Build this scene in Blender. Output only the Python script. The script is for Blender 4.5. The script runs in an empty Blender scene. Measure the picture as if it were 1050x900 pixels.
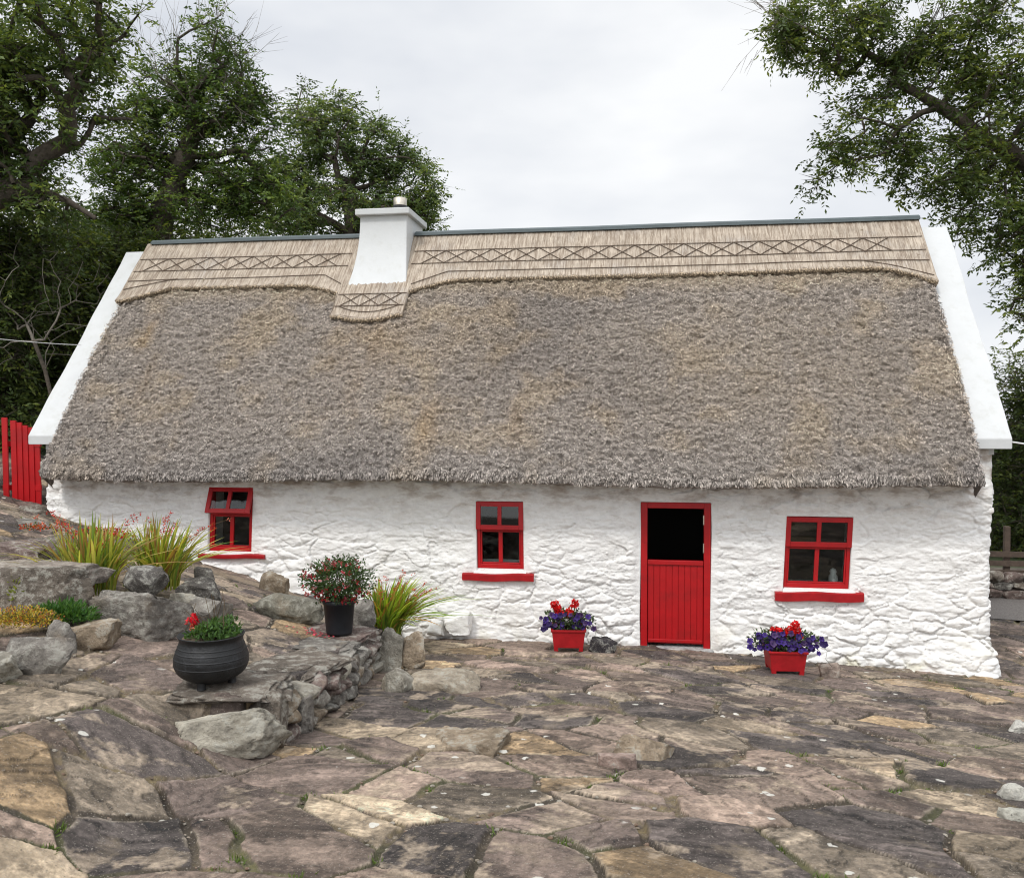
import bpy, bmesh, math, random
import numpy as np
from mathutils import Vector, Matrix
R = math.radians
rng = np.random.default_rng(7)
random.seed(7)
sc = bpy.context.scene
COL = sc.collection

# ------------------------------------------------------------------ camera
CAMLOC = np.array([0.0, -11.45, 2.93]); YAW = 8.7; FPX = 900.0; PITCH = math.degrees(math.atan(20/900))
cd = bpy.data.cameras.new('camera'); cam = bpy.data.objects.new('camera', cd); COL.objects.link(cam)
cam.location = CAMLOC; cam.rotation_euler = (R(90-PITCH), 0, R(YAW))
cd.sensor_width = 36; cd.lens = 36*FPX/1050; cd.clip_start = .05; cd.clip_end = 3000
sc.camera = cam
# ------------------------------------------------------------------ light
SUN_EL, SUN_AZ = 52, 205        # azimuth of the sun, clockwise from +Y
w = bpy.data.worlds.new('World'); sc.world = w; w.use_nodes = True
nt = w.node_tree; nt.nodes.clear(); N = nt.nodes.new; L = nt.links.new
wout = N('ShaderNodeOutputWorld'); bg = N('ShaderNodeBackground'); bg.inputs[1].default_value = 1.0
sky = N('ShaderNodeTexSky'); sky.sky_type = 'NISHITA'; sky.sun_disc = False
sky.sun_elevation = R(SUN_EL); sky.sun_rotation = R(SUN_AZ)
bgs = N('ShaderNodeBackground'); bgs.inputs[1].default_value = .07; L(sky.outputs[0], bgs.inputs[0])
tc = N('ShaderNodeTexCoord'); mp = N('ShaderNodeMapping'); mp.inputs['Scale'].default_value = (1.3, 1.3, 3.2)
mp.inputs['Location'].default_value = (.35, .1, .2)
nz = N('ShaderNodeTexNoise'); nz.inputs['Scale'].default_value = 1.5; nz.inputs['Detail'].default_value = 5; nz.inputs['Roughness'].default_value = .5
cr = N('ShaderNodeValToRGB'); e = cr.color_ramp.elements
e[0].position = .36; e[0].color = (.67, .70, .755, 1); e[1].position = .60; e[1].color = (.93, .94, .95, 1)
L(tc.outputs['Generated'], mp.inputs[0]); L(mp.outputs[0], nz.inputs['Vector']); L(nz.outputs[0], cr.inputs[0])
sx = N('ShaderNodeSeparateXYZ'); L(tc.outputs['Generated'], sx.inputs[0])
m1 = N('ShaderNodeMapRange'); m1.interpolation_type = 'SMOOTHSTEP'
m1.inputs[1].default_value = .42; m1.inputs[2].default_value = 1; m1.inputs[3].default_value = 1; m1.inputs[4].default_value = 2.0
L(sx.outputs[2], m1.inputs[0])            # overcast sky: brighter towards the zenith
m2 = N('ShaderNodeMapRange'); m2.interpolation_type = 'SMOOTHSTEP'
m2.inputs[1].default_value = .1; m2.inputs[2].default_value = -.9; m2.inputs[3].default_value = 1; m2.inputs[4].default_value = 1.5
L(sx.outputs[1], m2.inputs[0])            # and towards the veiled sun in the south
mm = N('ShaderNodeMath'); mm.operation = 'MULTIPLY'; L(m1.outputs[0], mm.inputs[0]); L(m2.outputs[0], mm.inputs[1])
L(cr.outputs[0], bg.inputs[0]); L(mm.outputs[0], bg.inputs[1])
mx = N('ShaderNodeMixShader'); mx.inputs[0].default_value = .93
L(bgs.outputs[0], mx.inputs[1]); L(bg.outputs[0], mx.inputs[2]); L(mx.outputs[0], wout.inputs[0])
sd = bpy.data.lights.new('sun', 'SUN'); sd.energy = 1.5; sd.angle = R(10); sd.color = (1, .965, .91)
so = bpy.data.objects.new('sun', sd); COL.objects.link(so)
_az, _el = R(SUN_AZ), R(SUN_EL)
sv = Vector((math.sin(_az)*math.cos(_el), math.cos(_az)*math.cos(_el), math.sin(_el)))
so.rotation_euler = sv.to_track_quat('Z', 'Y').to_euler()
sc.cycles.filter_width = 1.1
sc.view_settings.view_transform = 'Standard'; sc.view_settings.look = 'None'
sc.view_settings.gamma = 1; sc.view_settings.use_curve_mapping = False; sc.view_settings.exposure = .17

# ------------------------------------------------------------------ helpers
def P(px, py, d):                      # photo pixel + distance -> world point
    a = R(YAW); f = np.array([-math.sin(a), math.cos(a), 0]); r = np.array([math.cos(a), math.sin(a), 0])
    return CAMLOC + f*d + r*(px-525)/FPX*d + np.array([0, 0, -(py-430)/FPX*d])

def _h(ix, iy, seed):
    n = (ix.astype(np.int64)*374761393 + iy.astype(np.int64)*668265263 + seed*1442695041) & 0xFFFFFFFF
    n = ((n ^ (n >> 13))*1274126177) & 0xFFFFFFFF
    n = ((n ^ (n >> 16))*2246822519) & 0xFFFFFFFF
    return ((n ^ (n >> 15)) & 0xFFFFFF)/16777215.0
def vn(x, y, seed=0):
    ix = np.floor(x); iy = np.floor(y); fx = x-ix; fy = y-iy
    fx = fx*fx*(3-2*fx); fy = fy*fy*(3-2*fy)
    a = _h(ix, iy, seed); b = _h(ix+1, iy, seed); c = _h(ix, iy+1, seed); d = _h(ix+1, iy+1, seed)
    return (a+(b-a)*fx)*(1-fy)+(c+(d-c)*fx)*fy
def fbm(x, y, seed=0, o=4, g=.5):
    s = 0; a = 1; t = 0
    for k in range(o):
        s = s+a*vn(x*2**k+13.7*k, y*2**k-7.1*k, seed+k*17); t += a; a *= g
    return s/t*2-1
def vn3(p, seed=0):
    z = p[:, 2]; iz = np.floor(z); fz = z-iz; fz = fz*fz*(3-2*fz)
    def lay(k):
        ox = _h(k, k*0+3, seed)*91; oy = _h(k, k*0+9, seed)*77
        return vn(p[:, 0]+ox, p[:, 1]+oy, seed)
    return lay(iz)*(1-fz)+lay(iz+1)*fz
def fbm3(p, seed=0, o=4, g=.5):
    s = 0; a = 1; t = 0
    for k in range(o):
        s = s+a*vn3(p*2**k+k*5.3, seed+k*31); t += a; a *= g
    return s/t*2-1
def sstep(a, b, x):
    t = np.clip((x-a)/(b-a), 0, 1); return t*t*(3-2*t)
def voro(x, y, seed=0, jit=.9, wt=0):
    ix = np.floor(x); iy = np.floor(y)
    f1 = np.full(x.shape, 1e9); f2 = f1.copy(); c1 = np.zeros(x.shape+(2,)); c2 = c1.copy(); ida = np.zeros(x.shape); idb = ida.copy()
    for i in (-2, -1, 0, 1, 2):
        for j in (-2, -1, 0, 1, 2):
            cx = ix+i; cy = iy+j
            qx = cx+.5+(_h(cx, cy, seed)-.5)*jit; qy = cy+.5+(_h(cx, cy, seed+5)-.5)*jit
            d = (qx-x)**2+(qy-y)**2-(wt*_h(cx, cy, seed+31) if wt else 0)
            n1 = d < f1; n2 = (~n1) & (d < f2)
            f2 = np.where(n1, f1, np.where(n2, d, f2)); c2 = np.where(n1[..., None], c1, c2)
            c2 = np.where(n2[..., None], np.stack([qx, qy], -1), c2)
            f1 = np.where(n1, d, f1); c1 = np.where(n1[..., None], np.stack([qx, qy], -1), c1)
            ida = np.where(n1, cx, ida); idb = np.where(n1, cy, idb)
    bd = (f2-f1)/(2*np.sqrt(((c2-c1)**2).sum(-1))+1e-9)
    return bd, ida, idb, x-c1[..., 0], y-c1[..., 1]

def mesh_np(name, V, F, mat, parent=None, col=None, smooth=True, loc=None):
    """V (n,3), F (m,k) integer array or list of such arrays"""
    me = bpy.data.meshes.new(name)
    V = np.asarray(V, dtype=np.float32)
    if loc is not None: V = V-np.asarray(loc, dtype=np.float32)
    Fs = F if isinstance(F, list) else [F]
    Fs = [np.asarray(f, dtype=np.int32) for f in Fs if len(f)]
    me.vertices.add(len(V)); me.vertices.foreach_set('co', V.ravel())
    li = np.concatenate([f.ravel() for f in Fs]); st = []; c = 0
    for f in Fs:
        st.append(c+np.arange(len(f))*f.shape[1]); c += f.size
    st = np.concatenate(st).astype(np.int32)
    me.loops.add(len(li)); me.loops.foreach_set('vertex_index', li)
    me.polygons.add(len(st)); me.polygons.foreach_set('loop_start', st)
    me.polygons.foreach_set('use_smooth', np.full(len(st), smooth, dtype=bool))
    if col is not None:
        at = me.color_attributes.new('Col', 'FLOAT_COLOR', 'POINT')
        cc = np.ones((len(V), 4), dtype=np.float32); cc[:, :3] = col
        at.data.foreach_set('color', cc.ravel())
    me.update(calc_edges=True)
    o = bpy.data.objects.new(name, me); COL.objects.link(o)
    if mat: me.materials.append(mat)
    if loc is not None: o.location = loc
    if parent is not None:
        o.parent = parent
        if loc is None: o.matrix_parent_inverse = parent.matrix_basis.inverted()
        else: o.matrix_parent_inverse = parent.matrix_basis.inverted()
    return o
def gridF(nr, nc, keep=None):
    i = np.arange(nr-1)[:, None]*nc+np.arange(nc-1)[None, :]
    F = np.stack([i, i+1, i+1+nc, i+nc], -1)
    if keep is not None: return F[keep]
    return F.reshape(-1, 4)

class MB:
    def __init__(s): s.v = []; s.f4 = []; s.f3 = []; s.n = 0; s.c = []
    def add(s, V, F, c=None):
        V = np.asarray(V, float); F = np.asarray(F, int)
        (s.f3 if F.shape[1] == 3 else s.f4).append(F+s.n); s.v.append(V); s.n += len(V)
        cc = np.ones((len(V), 3))*.5 if c is None else np.broadcast_to(np.asarray(c, float), (len(V), 3)); s.c.append(cc)
        return s
    def box(s, a, b, c=None, M=None):
        (x0, y0, z0), (x1, y1, z1) = a, b
        V = np.array([[x, y, z] for z in (z0, z1) for y in (y0, y1) for x in (x0, x1)], float)
        F = [[0, 2, 3, 1], [4, 5, 7, 6], [0, 1, 5, 4], [2, 6, 7, 3], [0, 4, 6, 2], [1, 3, 7, 5]]
        if M is not None: V = M(V)
        return s.add(V, F, c)
    def tube(s, pts, rad, n=6, c=None, cap=True):
        pts = np.asarray(pts, float); m = len(pts); rad = np.broadcast_to(np.asarray(rad, float), (m,))
        T = np.gradient(pts, axis=0); T /= np.linalg.norm(T, axis=1)[:, None]+1e-12
        up = np.array([0, 0, 1.]) if abs(T[0, 2]) < .9 else np.array([1., 0, 0])
        A = np.cross(T, up); A /= np.linalg.norm(A, axis=1)[:, None]+1e-9; B = np.cross(T, A)
        th = np.arange(n)*2*math.pi/n
        V = pts[:, None]+rad[:, None, None]*(np.cos(th)[None, :, None]*A[:, None]+np.sin(th)[None, :, None]*B[:, None])
        i = np.arange(m-1)[:, None]*n; j = np.arange(n)[None]; k = (j+1) % n
        F = np.stack([i+j, i+k, i+n+k, i+n+j], -1).reshape(-1, 4)
        s.add(V.reshape(-1, 3), F, c)
        if cap:
            for q in (0, m-1):
                V2 = np.vstack([V[q], pts[q]]); s.add(V2, [[a, (a+1) % n, n] for a in range(n)], c)
        return s
    def lathe(s, prof, n=32, org=(0, 0, 0), c=None):
        prof = np.asarray(prof, float); m = len(prof); th = np.arange(n)*2*math.pi/n
        V = np.stack([prof[:, 0:1]*np.cos(th), prof[:, 0:1]*np.sin(th), prof[:, 1:2]+0*th], -1).reshape(-1, 3)+np.array(org)
        i = np.arange(m-1)[:, None]*n; j = np.arange(n)[None]; k = (j+1) % n
        return s.add(V, np.stack([i+j, i+k, i+n+k, i+n+j], -1).reshape(-1, 4), c)
    def build(s, name, mat, parent=None, smooth=False, loc=None):
        F = []
        if s.f4: F.append(np.concatenate(s.f4))
        if s.f3: F.append(np.concatenate(s.f3))
        return mesh_np(name, np.concatenate(s.v), F, mat, parent, np.concatenate(s.c), smooth, loc)

def bevel(o, wd=.006, seg=2):
    m = o.modifiers.new('bevel', 'BEVEL'); m.width = wd; m.segments = seg; m.limit_method = 'ANGLE'; return o
def tag(o, label=None, cat=None, group=None, kind=None):
    if label: o['label'] = label
    if cat: o['category'] = cat
    if group: o['group'] = group
    if kind: o['kind'] = kind
    return o
def empty(name, loc):
    o = bpy.data.objects.new(name, None); COL.objects.link(o); o.location = loc; o.empty_display_size = .1
    return o

# ------------------------------------------------------------------ materials
def mat(name, base=(.5, .5, .5), rough=.8, attr=False, var=.0, vscale=8, bump=0, bscale=30, spec=.3, metal=0, extra=None, coat=0):
    m = bpy.data.materials.new(name); m.use_nodes = True; t = m.node_tree
    b = t.nodes['Principled BSDF']; b.inputs['Roughness'].default_value = rough
    b.inputs['Specular IOR Level'].default_value = spec; b.inputs['Metallic'].default_value = metal
    b.inputs['Coat Weight'].default_value = coat
    n = t.nodes.new; l = t.links.new
    geo = n('ShaderNodeNewGeometry'); pos = geo.outputs['Position']
    if attr:
        a = n('ShaderNodeAttribute'); a.attribute_name = 'Col'; c = a.outputs['Color']
    else:
        a = n('ShaderNodeRGB'); a.outputs[0].default_value = (*base, 1); c = a.outputs[0]
    if var:
        z = n('ShaderNodeTexNoise'); z.inputs['Scale'].default_value = vscale; z.inputs['Detail'].default_value = 8; z.inputs['Roughness'].default_value = .65
        l(pos, z.inputs['Vector'])
        r = n('ShaderNodeMapRange'); r.inputs[1].default_value = .3; r.inputs[2].default_value = .7
        r.inputs[3].default_value = 1-var; r.inputs[4].default_value = 1+var; l(z.outputs[0], r.inputs[0])
        mu = n('ShaderNodeVectorMath'); mu.operation = 'SCALE'; l(c, mu.inputs[0]); l(r.outputs[0], mu.inputs['Scale']); c = mu.outputs[0]
    if bump:
        z = n('ShaderNodeTexNoise'); z.inputs['Scale'].default_value = bscale; z.inputs['Detail'].default_value = 6; z.inputs['Roughness'].default_value = .7
        l(pos, z.inputs['Vector']); bp = n('ShaderNodeBump'); bp.inputs['Strength'].default_value = 1; bp.inputs['Distance'].default_value = bump
        l(z.outputs[0], bp.inputs['Height']); l(bp.outputs[0], b.inputs['Normal'])
    if extra: c = extra(t, c, pos, b) or c
    l(c, b.inputs['Base Color'])
    return m
def noise_mask(t, pos, scale, lo, hi, detail=4, rough=.55, stretch=None):
    n = t.nodes.new; l = t.links.new
    if stretch:
        mpn = n('ShaderNodeMapping'); mpn.inputs['Scale'].default_value = stretch; l(pos, mpn.inputs[0]); pos = mpn.outputs[0]
    z = n('ShaderNodeTexNoise'); z.inputs['Scale'].default_value = scale; z.inputs['Detail'].default_value = detail; z.inputs['Roughness'].default_value = rough
    l(pos, z.inputs['Vector']); r = n('ShaderNodeMapRange'); r.interpolation_type = 'SMOOTHSTEP'
    r.inputs[1].default_value = lo; r.inputs[2].default_value = hi; l(z.outputs[0], r.inputs[0]); return r.outputs[0]
def mixc(t, f, a, b, mode='MIX', k=1.0):
    n = t.nodes.new; l = t.links.new
    m = n('ShaderNodeMix'); m.data_type = 'RGBA'; m.blend_type = mode
    if k != 1.0:
        q = n('ShaderNodeMath'); q.operation = 'MULTIPLY'; q.inputs[1].default_value = k; l(f, q.inputs[0]); f = q.outputs[0]
    l(f, m.inputs[0]) if not isinstance(f, float) else setattr(m.inputs[0], 'default_value', f)
    for s, v in ((6, a), (7, b)):
        if isinstance(v, tuple): m.inputs[s].default_value = (*v, 1)
        else: l(v, m.inputs[s])
    return m.outputs[2]
def stone_extra(lich=.62, dark=.5, fleck=True):
    def f(t, c, pos, b):
        c = mixc(t, noise_mask(t, pos, 5.5, .50, .72, 6, .7), c, (.055, .045, .042), k=dark)
        c = mixc(t, noise_mask(t, pos, 3.1, .56, .74, 6, .65), c, (.34, .27, .19), k=.45)
        c = mixc(t, noise_mask(t, pos, 90, .60, .72, 2), c, (.38, .34, .29), k=.6)
        c = mixc(t, noise_mask(t, pos, 60, .62, .74, 2), c, (.03, .026, .024), k=.55)
        if fleck:
            n = t.nodes.new; l = t.links.new
            v = n('ShaderNodeTexVoronoi'); v.inputs['Scale'].default_value = 4.2; l(pos, v.inputs['Vector'])
            z = n('ShaderNodeTexNoise'); z.inputs['Scale'].default_value = 34; l(pos, z.inputs['Vector'])
            ad = n('ShaderNodeMath'); ad.operation = 'MULTIPLY_ADD'; ad.inputs[1].default_value = .17; l(z.outputs[0], ad.inputs[0]); l(v.outputs[0], ad.inputs[2])
            r = n('ShaderNodeMapRange'); r.inputs[1].default_value = .215; r.inputs[2].default_value = .185; l(ad.outputs[0], r.inputs[0])
            g = noise_mask(t, pos, 1.1, .50, .56, 2)
            q = n('ShaderNodeMath'); q.operation = 'MULTIPLY'; l(r.outputs[0], q.inputs[0]); l(g, q.inputs[1])
            c = mixc(t, q.outputs[0], c, (.62, .60, .54), k=.9)
        c = mixc(t, noise_mask(t, pos, 9, lich, lich+.1, 8, .75), c, (.42, .41, .36), k=.6)
        return c
    return f
M = {}
M['paving'] = mat('paving_stone', rough=.82, attr=True, var=.30, vscale=26, bump=.018, bscale=34, extra=stone_extra(.66, .40))
M['rock'] = mat('rock', rough=.9, attr=True, var=.5, vscale=9, bump=.05, bscale=18, extra=stone_extra(.50, .36, False))
M['soil'] = mat('soil', (.16, .12, .085), .95, var=.4, vscale=20, bump=.02, bscale=40)
M['ground'] = mat('ground', attr=True, rough=.95, var=.35, vscale=9, bump=.02, bscale=30)
M['gravel'] = mat('gravel', (.17, .155, .145), .95, var=.5, vscale=45, bump=.03, bscale=45)
def lime_extra(t, c, pos, b):
    n = t.nodes.new; l = t.links.new
    for q in t.nodes:
        if q.type == 'BUMP':
            z = q.inputs['Height'].links[0].from_node; z.inputs['Scale'].default_value = 9; z.inputs['Detail'].default_value = 9; z.inputs['Roughness'].default_value = .68
            mm_ = n('ShaderNodeMapping'); mm_.inputs['Scale'].default_value = (1, 1, 2.4); l(pos, mm_.inputs[0]); l(mm_.outputs[0], z.inputs['Vector'])
    c = mixc(t, noise_mask(t, pos, 1.6, .52, .75, 7, .7), c, (.66, .62, .55), k=.4)
    c = mixc(t, noise_mask(t, pos, 11, .60, .70, 7, .75, (1, 1, 3)), c, (.36, .34, .30), k=.55)
    c = mixc(t, noise_mask(t, pos, 55, .66, .72, 3, .7, (1, 1, 2)), c, (.16, .15, .13), k=.6)
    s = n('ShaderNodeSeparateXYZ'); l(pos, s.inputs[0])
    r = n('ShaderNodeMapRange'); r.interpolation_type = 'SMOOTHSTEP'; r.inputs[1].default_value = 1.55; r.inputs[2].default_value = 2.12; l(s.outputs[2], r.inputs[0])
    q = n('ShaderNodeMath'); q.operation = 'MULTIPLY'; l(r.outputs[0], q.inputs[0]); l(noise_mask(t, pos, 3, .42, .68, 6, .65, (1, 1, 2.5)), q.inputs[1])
    c = mixc(t, q.outputs[0], c, (.30, .22, .16), k=.8)          # brown drip stains under the eave, with eave shadow painted into the colour
    r2 = n('ShaderNodeMapRange'); r2.inputs[1].default_value = .35; r2.inputs[2].default_value = -.25; l(s.outputs[2], r2.inputs[0])
    q2 = n('ShaderNodeMath'); q2.operation = 'MULTIPLY'; l(r2.outputs[0], q2.inputs[0]); l(noise_mask(t, pos, 2.2, .48, .70, 5), q2.inputs[1])
    c = mixc(t, q2.outputs[0], c, (.60, .56, .34), k=.7)
    return c
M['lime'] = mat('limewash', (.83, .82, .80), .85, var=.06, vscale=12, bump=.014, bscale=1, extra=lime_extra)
M['white'] = mat('white_paint', (.55, .56, .56), .55, var=.03, vscale=5, bump=.002, bscale=12,
                 extra=lambda t, c, pos, b: mixc(t, noise_mask(t, pos, 4, .48, .75, 8, .75), c, (.42, .42, .38), k=.5))
def red_extra(t, c, pos, b):
    c = mixc(t, noise_mask(t, pos, 4, .45, .8, 5, .6), c, (.22, .008, .008), k=.6)
    return mixc(t, noise_mask(t, pos, 38, .66, .74, 3), c, (.12, .01, .01), k=.6)
M['red'] = mat('red_gloss_paint', (.40, .004, .007), .42, var=.12, vscale=6, bump=.0015, bscale=60, extra=red_extra, spec=.4)
M['redsill'] = mat('sill_paint', (.36, .010, .014), .5, var=.2, vscale=9, bump=.003, bscale=40, extra=red_extra)
M['thatch'] = mat('thatch', rough=.95, attr=True, var=.30, vscale=26, bump=.03, bscale=55, spec=.1)
M['straw'] = mat('straw', rough=.9, attr=True, spec=.15)
def comb_extra(t, c, pos, b):
    c = mixc(t, noise_mask(t, pos, 1.4, .5, .75, 4, .6), c, (.36, .33, .30), k=.7)
    c = mixc(t, noise_mask(t, pos, 1.0, .42, .60, 5, .75, (42, 3, 3)), c, (.17, .125, .09), k=.75)
    c = mixc(t, noise_mask(t, pos, 1.0, .55, .7, 4, .7, (95, 5, 5)), c, (.68, .60, .48), k=.75)
    return c
M['comb'] = mat('combed_straw', (.40, .34, .275), .85, var=.22, vscale=5, extra=comb_extra, spec=.15)
M['spar'] = mat('hazel_spar', (.105, .075, .055), .9)
M['ridge'] = mat('ridge_board', (.085, .105, .11), .6, var=.15, vscale=4)
M['black'] = mat('black_paint', (.012, .012, .013), .45, var=.3, vscale=10)
M['iron'] = mat('cast_iron', (.006, .0065, .0075), .5, var=.5, vscale=16, bump=.006, bscale=26, spec=.45,
                extra=lambda t, c, pos, b: mixc(t, noise_mask(t, pos, 9, .55, .72, 5), c, (.06, .065, .075), k=.5))
M['plastic'] = mat('black_plastic', (.018, .02, .024), .5, var=.2, vscale=8, bump=.002, bscale=20)
M['steel'] = mat('flue_steel', (.55, .50, .42), .35, metal=.9, var=.15, vscale=20)
M['bark'] = mat('bark', (.085, .07, .055), .95, var=.4, vscale=12, bump=.03, bscale=20)
M['twig'] = mat('bare_twig', (.17, .15, .125), .95, var=.3, vscale=12)
M['wood'] = mat('weathered_wood', (.085, .062, .048), .9, var=.3, vscale=10, bump=.01, bscale=20)
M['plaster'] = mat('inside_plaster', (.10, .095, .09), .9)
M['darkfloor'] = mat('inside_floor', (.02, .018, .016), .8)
M['cable'] = mat('cable', (.6, .6, .6), .5)
M['ceramic'] = mat('ceramic', (.75, .75, .74), .3)
def leafmat(name, tr=.35):
    m = bpy.data.materials.new(name); m.use_nodes = True; t = m.node_tree; t.nodes.clear(); n = t.nodes.new; l = t.links.new
    o = n('ShaderNodeOutputMaterial'); a = n('ShaderNodeAttribute'); a.attribute_name = 'Col'
    p = n('ShaderNodeBsdfPrincipled'); p.inputs['Roughness'].default_value = .55; p.inputs['Specular IOR Level'].default_value = .3
    tr_ = n('ShaderNodeBsdfTranslucent'); mu = n('ShaderNodeMix'); mu.data_type = 'RGBA'; mu.blend_type = 'MULTIPLY'; mu.inputs[0].default_value = 1
    l(a.outputs[0], mu.inputs[6]); mu.inputs[7].default_value = (1.5, 1.4, .6, 1)
    l(a.outputs[0], p.inputs[0]); l(mu.outputs[2], tr_.inputs[0])
    x = n('ShaderNodeMixShader'); x.inputs[0].default_value = tr; l(p.outputs[0], x.inputs[1]); l(tr_.outputs[0], x.inputs[2]); l(x.outputs[0], o.inputs[0])
    return m
M['leaf'] = leafmat('leaf'); M['petal'] = leafmat('petal', .2)
def glassmat():
    m = bpy.data.materials.new('window_glass'); m.use_nodes = True; t = m.node_tree; t.nodes.clear(); n = t.nodes.new; l = t.links.new
    o = n('ShaderNodeOutputMaterial'); g = n('ShaderNodeBsdfGlossy'); g.inputs['Roughness'].default_value = .03
    tr = n('ShaderNodeBsdfTransparent'); tr.inputs[0].default_value = (.8, .83, .82, 1); fr = n('ShaderNodeFresnel'); fr.inputs[0].default_value = 1.5
    x = n('ShaderNodeMixShader'); l(fr.outputs[0], x.inputs[0]); l(tr.outputs[0], x.inputs[1]); l(g.outputs[0], x.inputs[2]); l(x.outputs[0], o.inputs[0]); return m
M['glass'] = glassmat()

# ------------------------------------------------------------------ terrain
def edgeX(Y):      # x of the terrace's retaining edge
    return np.interp(Y, [-5.85, -5.5, -4.3, -2.7, -1.6, -.2, .3], [-2.62, -2.55, -2.62, -2.80, -3.0, -3.15, -3.2])
def hground(X, Y):
    X = np.asarray(X, float); Y = np.asarray(Y, float)
    Yc = np.clip(Y, -14, 0)
    low0 = -.115*Yc - .052*np.clip(X, 0, 6) + .02*np.clip(Y, 0, 30)*(X < -5)
    step = np.interp(Yc, [-5, -2.5, 0], [.36, .38, .13])
    sl = np.interp(Yc, [-7, -6, -4.5, -3, 0], [.05, .08, .20, .25, .275])
    xl = np.clip(-X, 0, 11)
    high = low0+step+sl*np.clip(xl-3.2, 0, 20)
    ramp = low0+.42*np.clip(xl-2.5, 0, 20)
    fore = np.minimum(high, ramp)
    inT = sstep(.03, -.03, X-edgeX(Y)+.10+.02*np.sin(Y*7))*sstep(-5.88, -5.80, Y+.03*np.sin(X*6))
    g = np.where(Y < -5.4, fore*(1-inT)+high*inT, low0*(1-inT)+high*inT)
    # blend foreground ramp smoothly where it is beyond the terrace front
    return g
def G(px, py, dz=0):   # photo pixel on the ground -> world
    d = 3.0
    while d < 60:
        p = P(px, py, d)
        if p[2] <= float(hground(p[0], p[1]))+dz: return p
        d += .01
    return p

def build_ground():
    # wide sheet to the horizon
    ax = np.concatenate([-np.geomspace(900, 14, 26), np.linspace(-13, 13, 80), np.geomspace(14, 900, 26)])
    ay = np.concatenate([-np.geomspace(900, 16, 22), np.linspace(-15, 14, 90), np.geomspace(15, 1500, 34)])
    X, Y = np.meshgrid(ax, ay)
    Z = hground(X, Y)+.05*fbm(X*.5, Y*.5, 3)
    near = sstep(12, 9, np.abs(X))*sstep(-12, -9.5, Y)*sstep(5, 3.9, Y)
    Z = Z-.28*near
    inh = (X > -8.5) & (X < 4.2) & (Y > .1) & (Y < 4.6); Z = np.where(inh, -.35, Z)
    c = np.zeros(X.shape+(3,)); c[:] = (.055, .075, .03)
    c[(np.abs(X) < 13) & (Y < 9) & (X > -9)] = (.13, .11, .09)
    mesh_keep = ~((X[:-1, :-1] > -8.4) & (X[1:, 1:] < 4.15) & (Y[:-1, :-1] > .2) & (Y[1:, 1:] < 4.5) & False)
    o = mesh_np('ground', np.stack([X, Y, Z], -1).reshape(-1, 3), gridF(*X.shape), M['ground'], col=c.reshape(-1, 3)); tag(o, kind='structure')
    # gravel yard behind on the right
    gx = np.linspace(4.1, 13, 60); gy = np.linspace(3.6, 5.6, 30); X, Y = np.meshgrid(gx, gy)
    Z = hground(X, Y)+.02*fbm(X*2, Y*2, 8)+.015
    o = mesh_np('gravel_yard', np.stack([X, Y, Z], -1).reshape(-1, 3), gridF(*X.shape), M['gravel']); tag(o, kind='structure')

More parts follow.
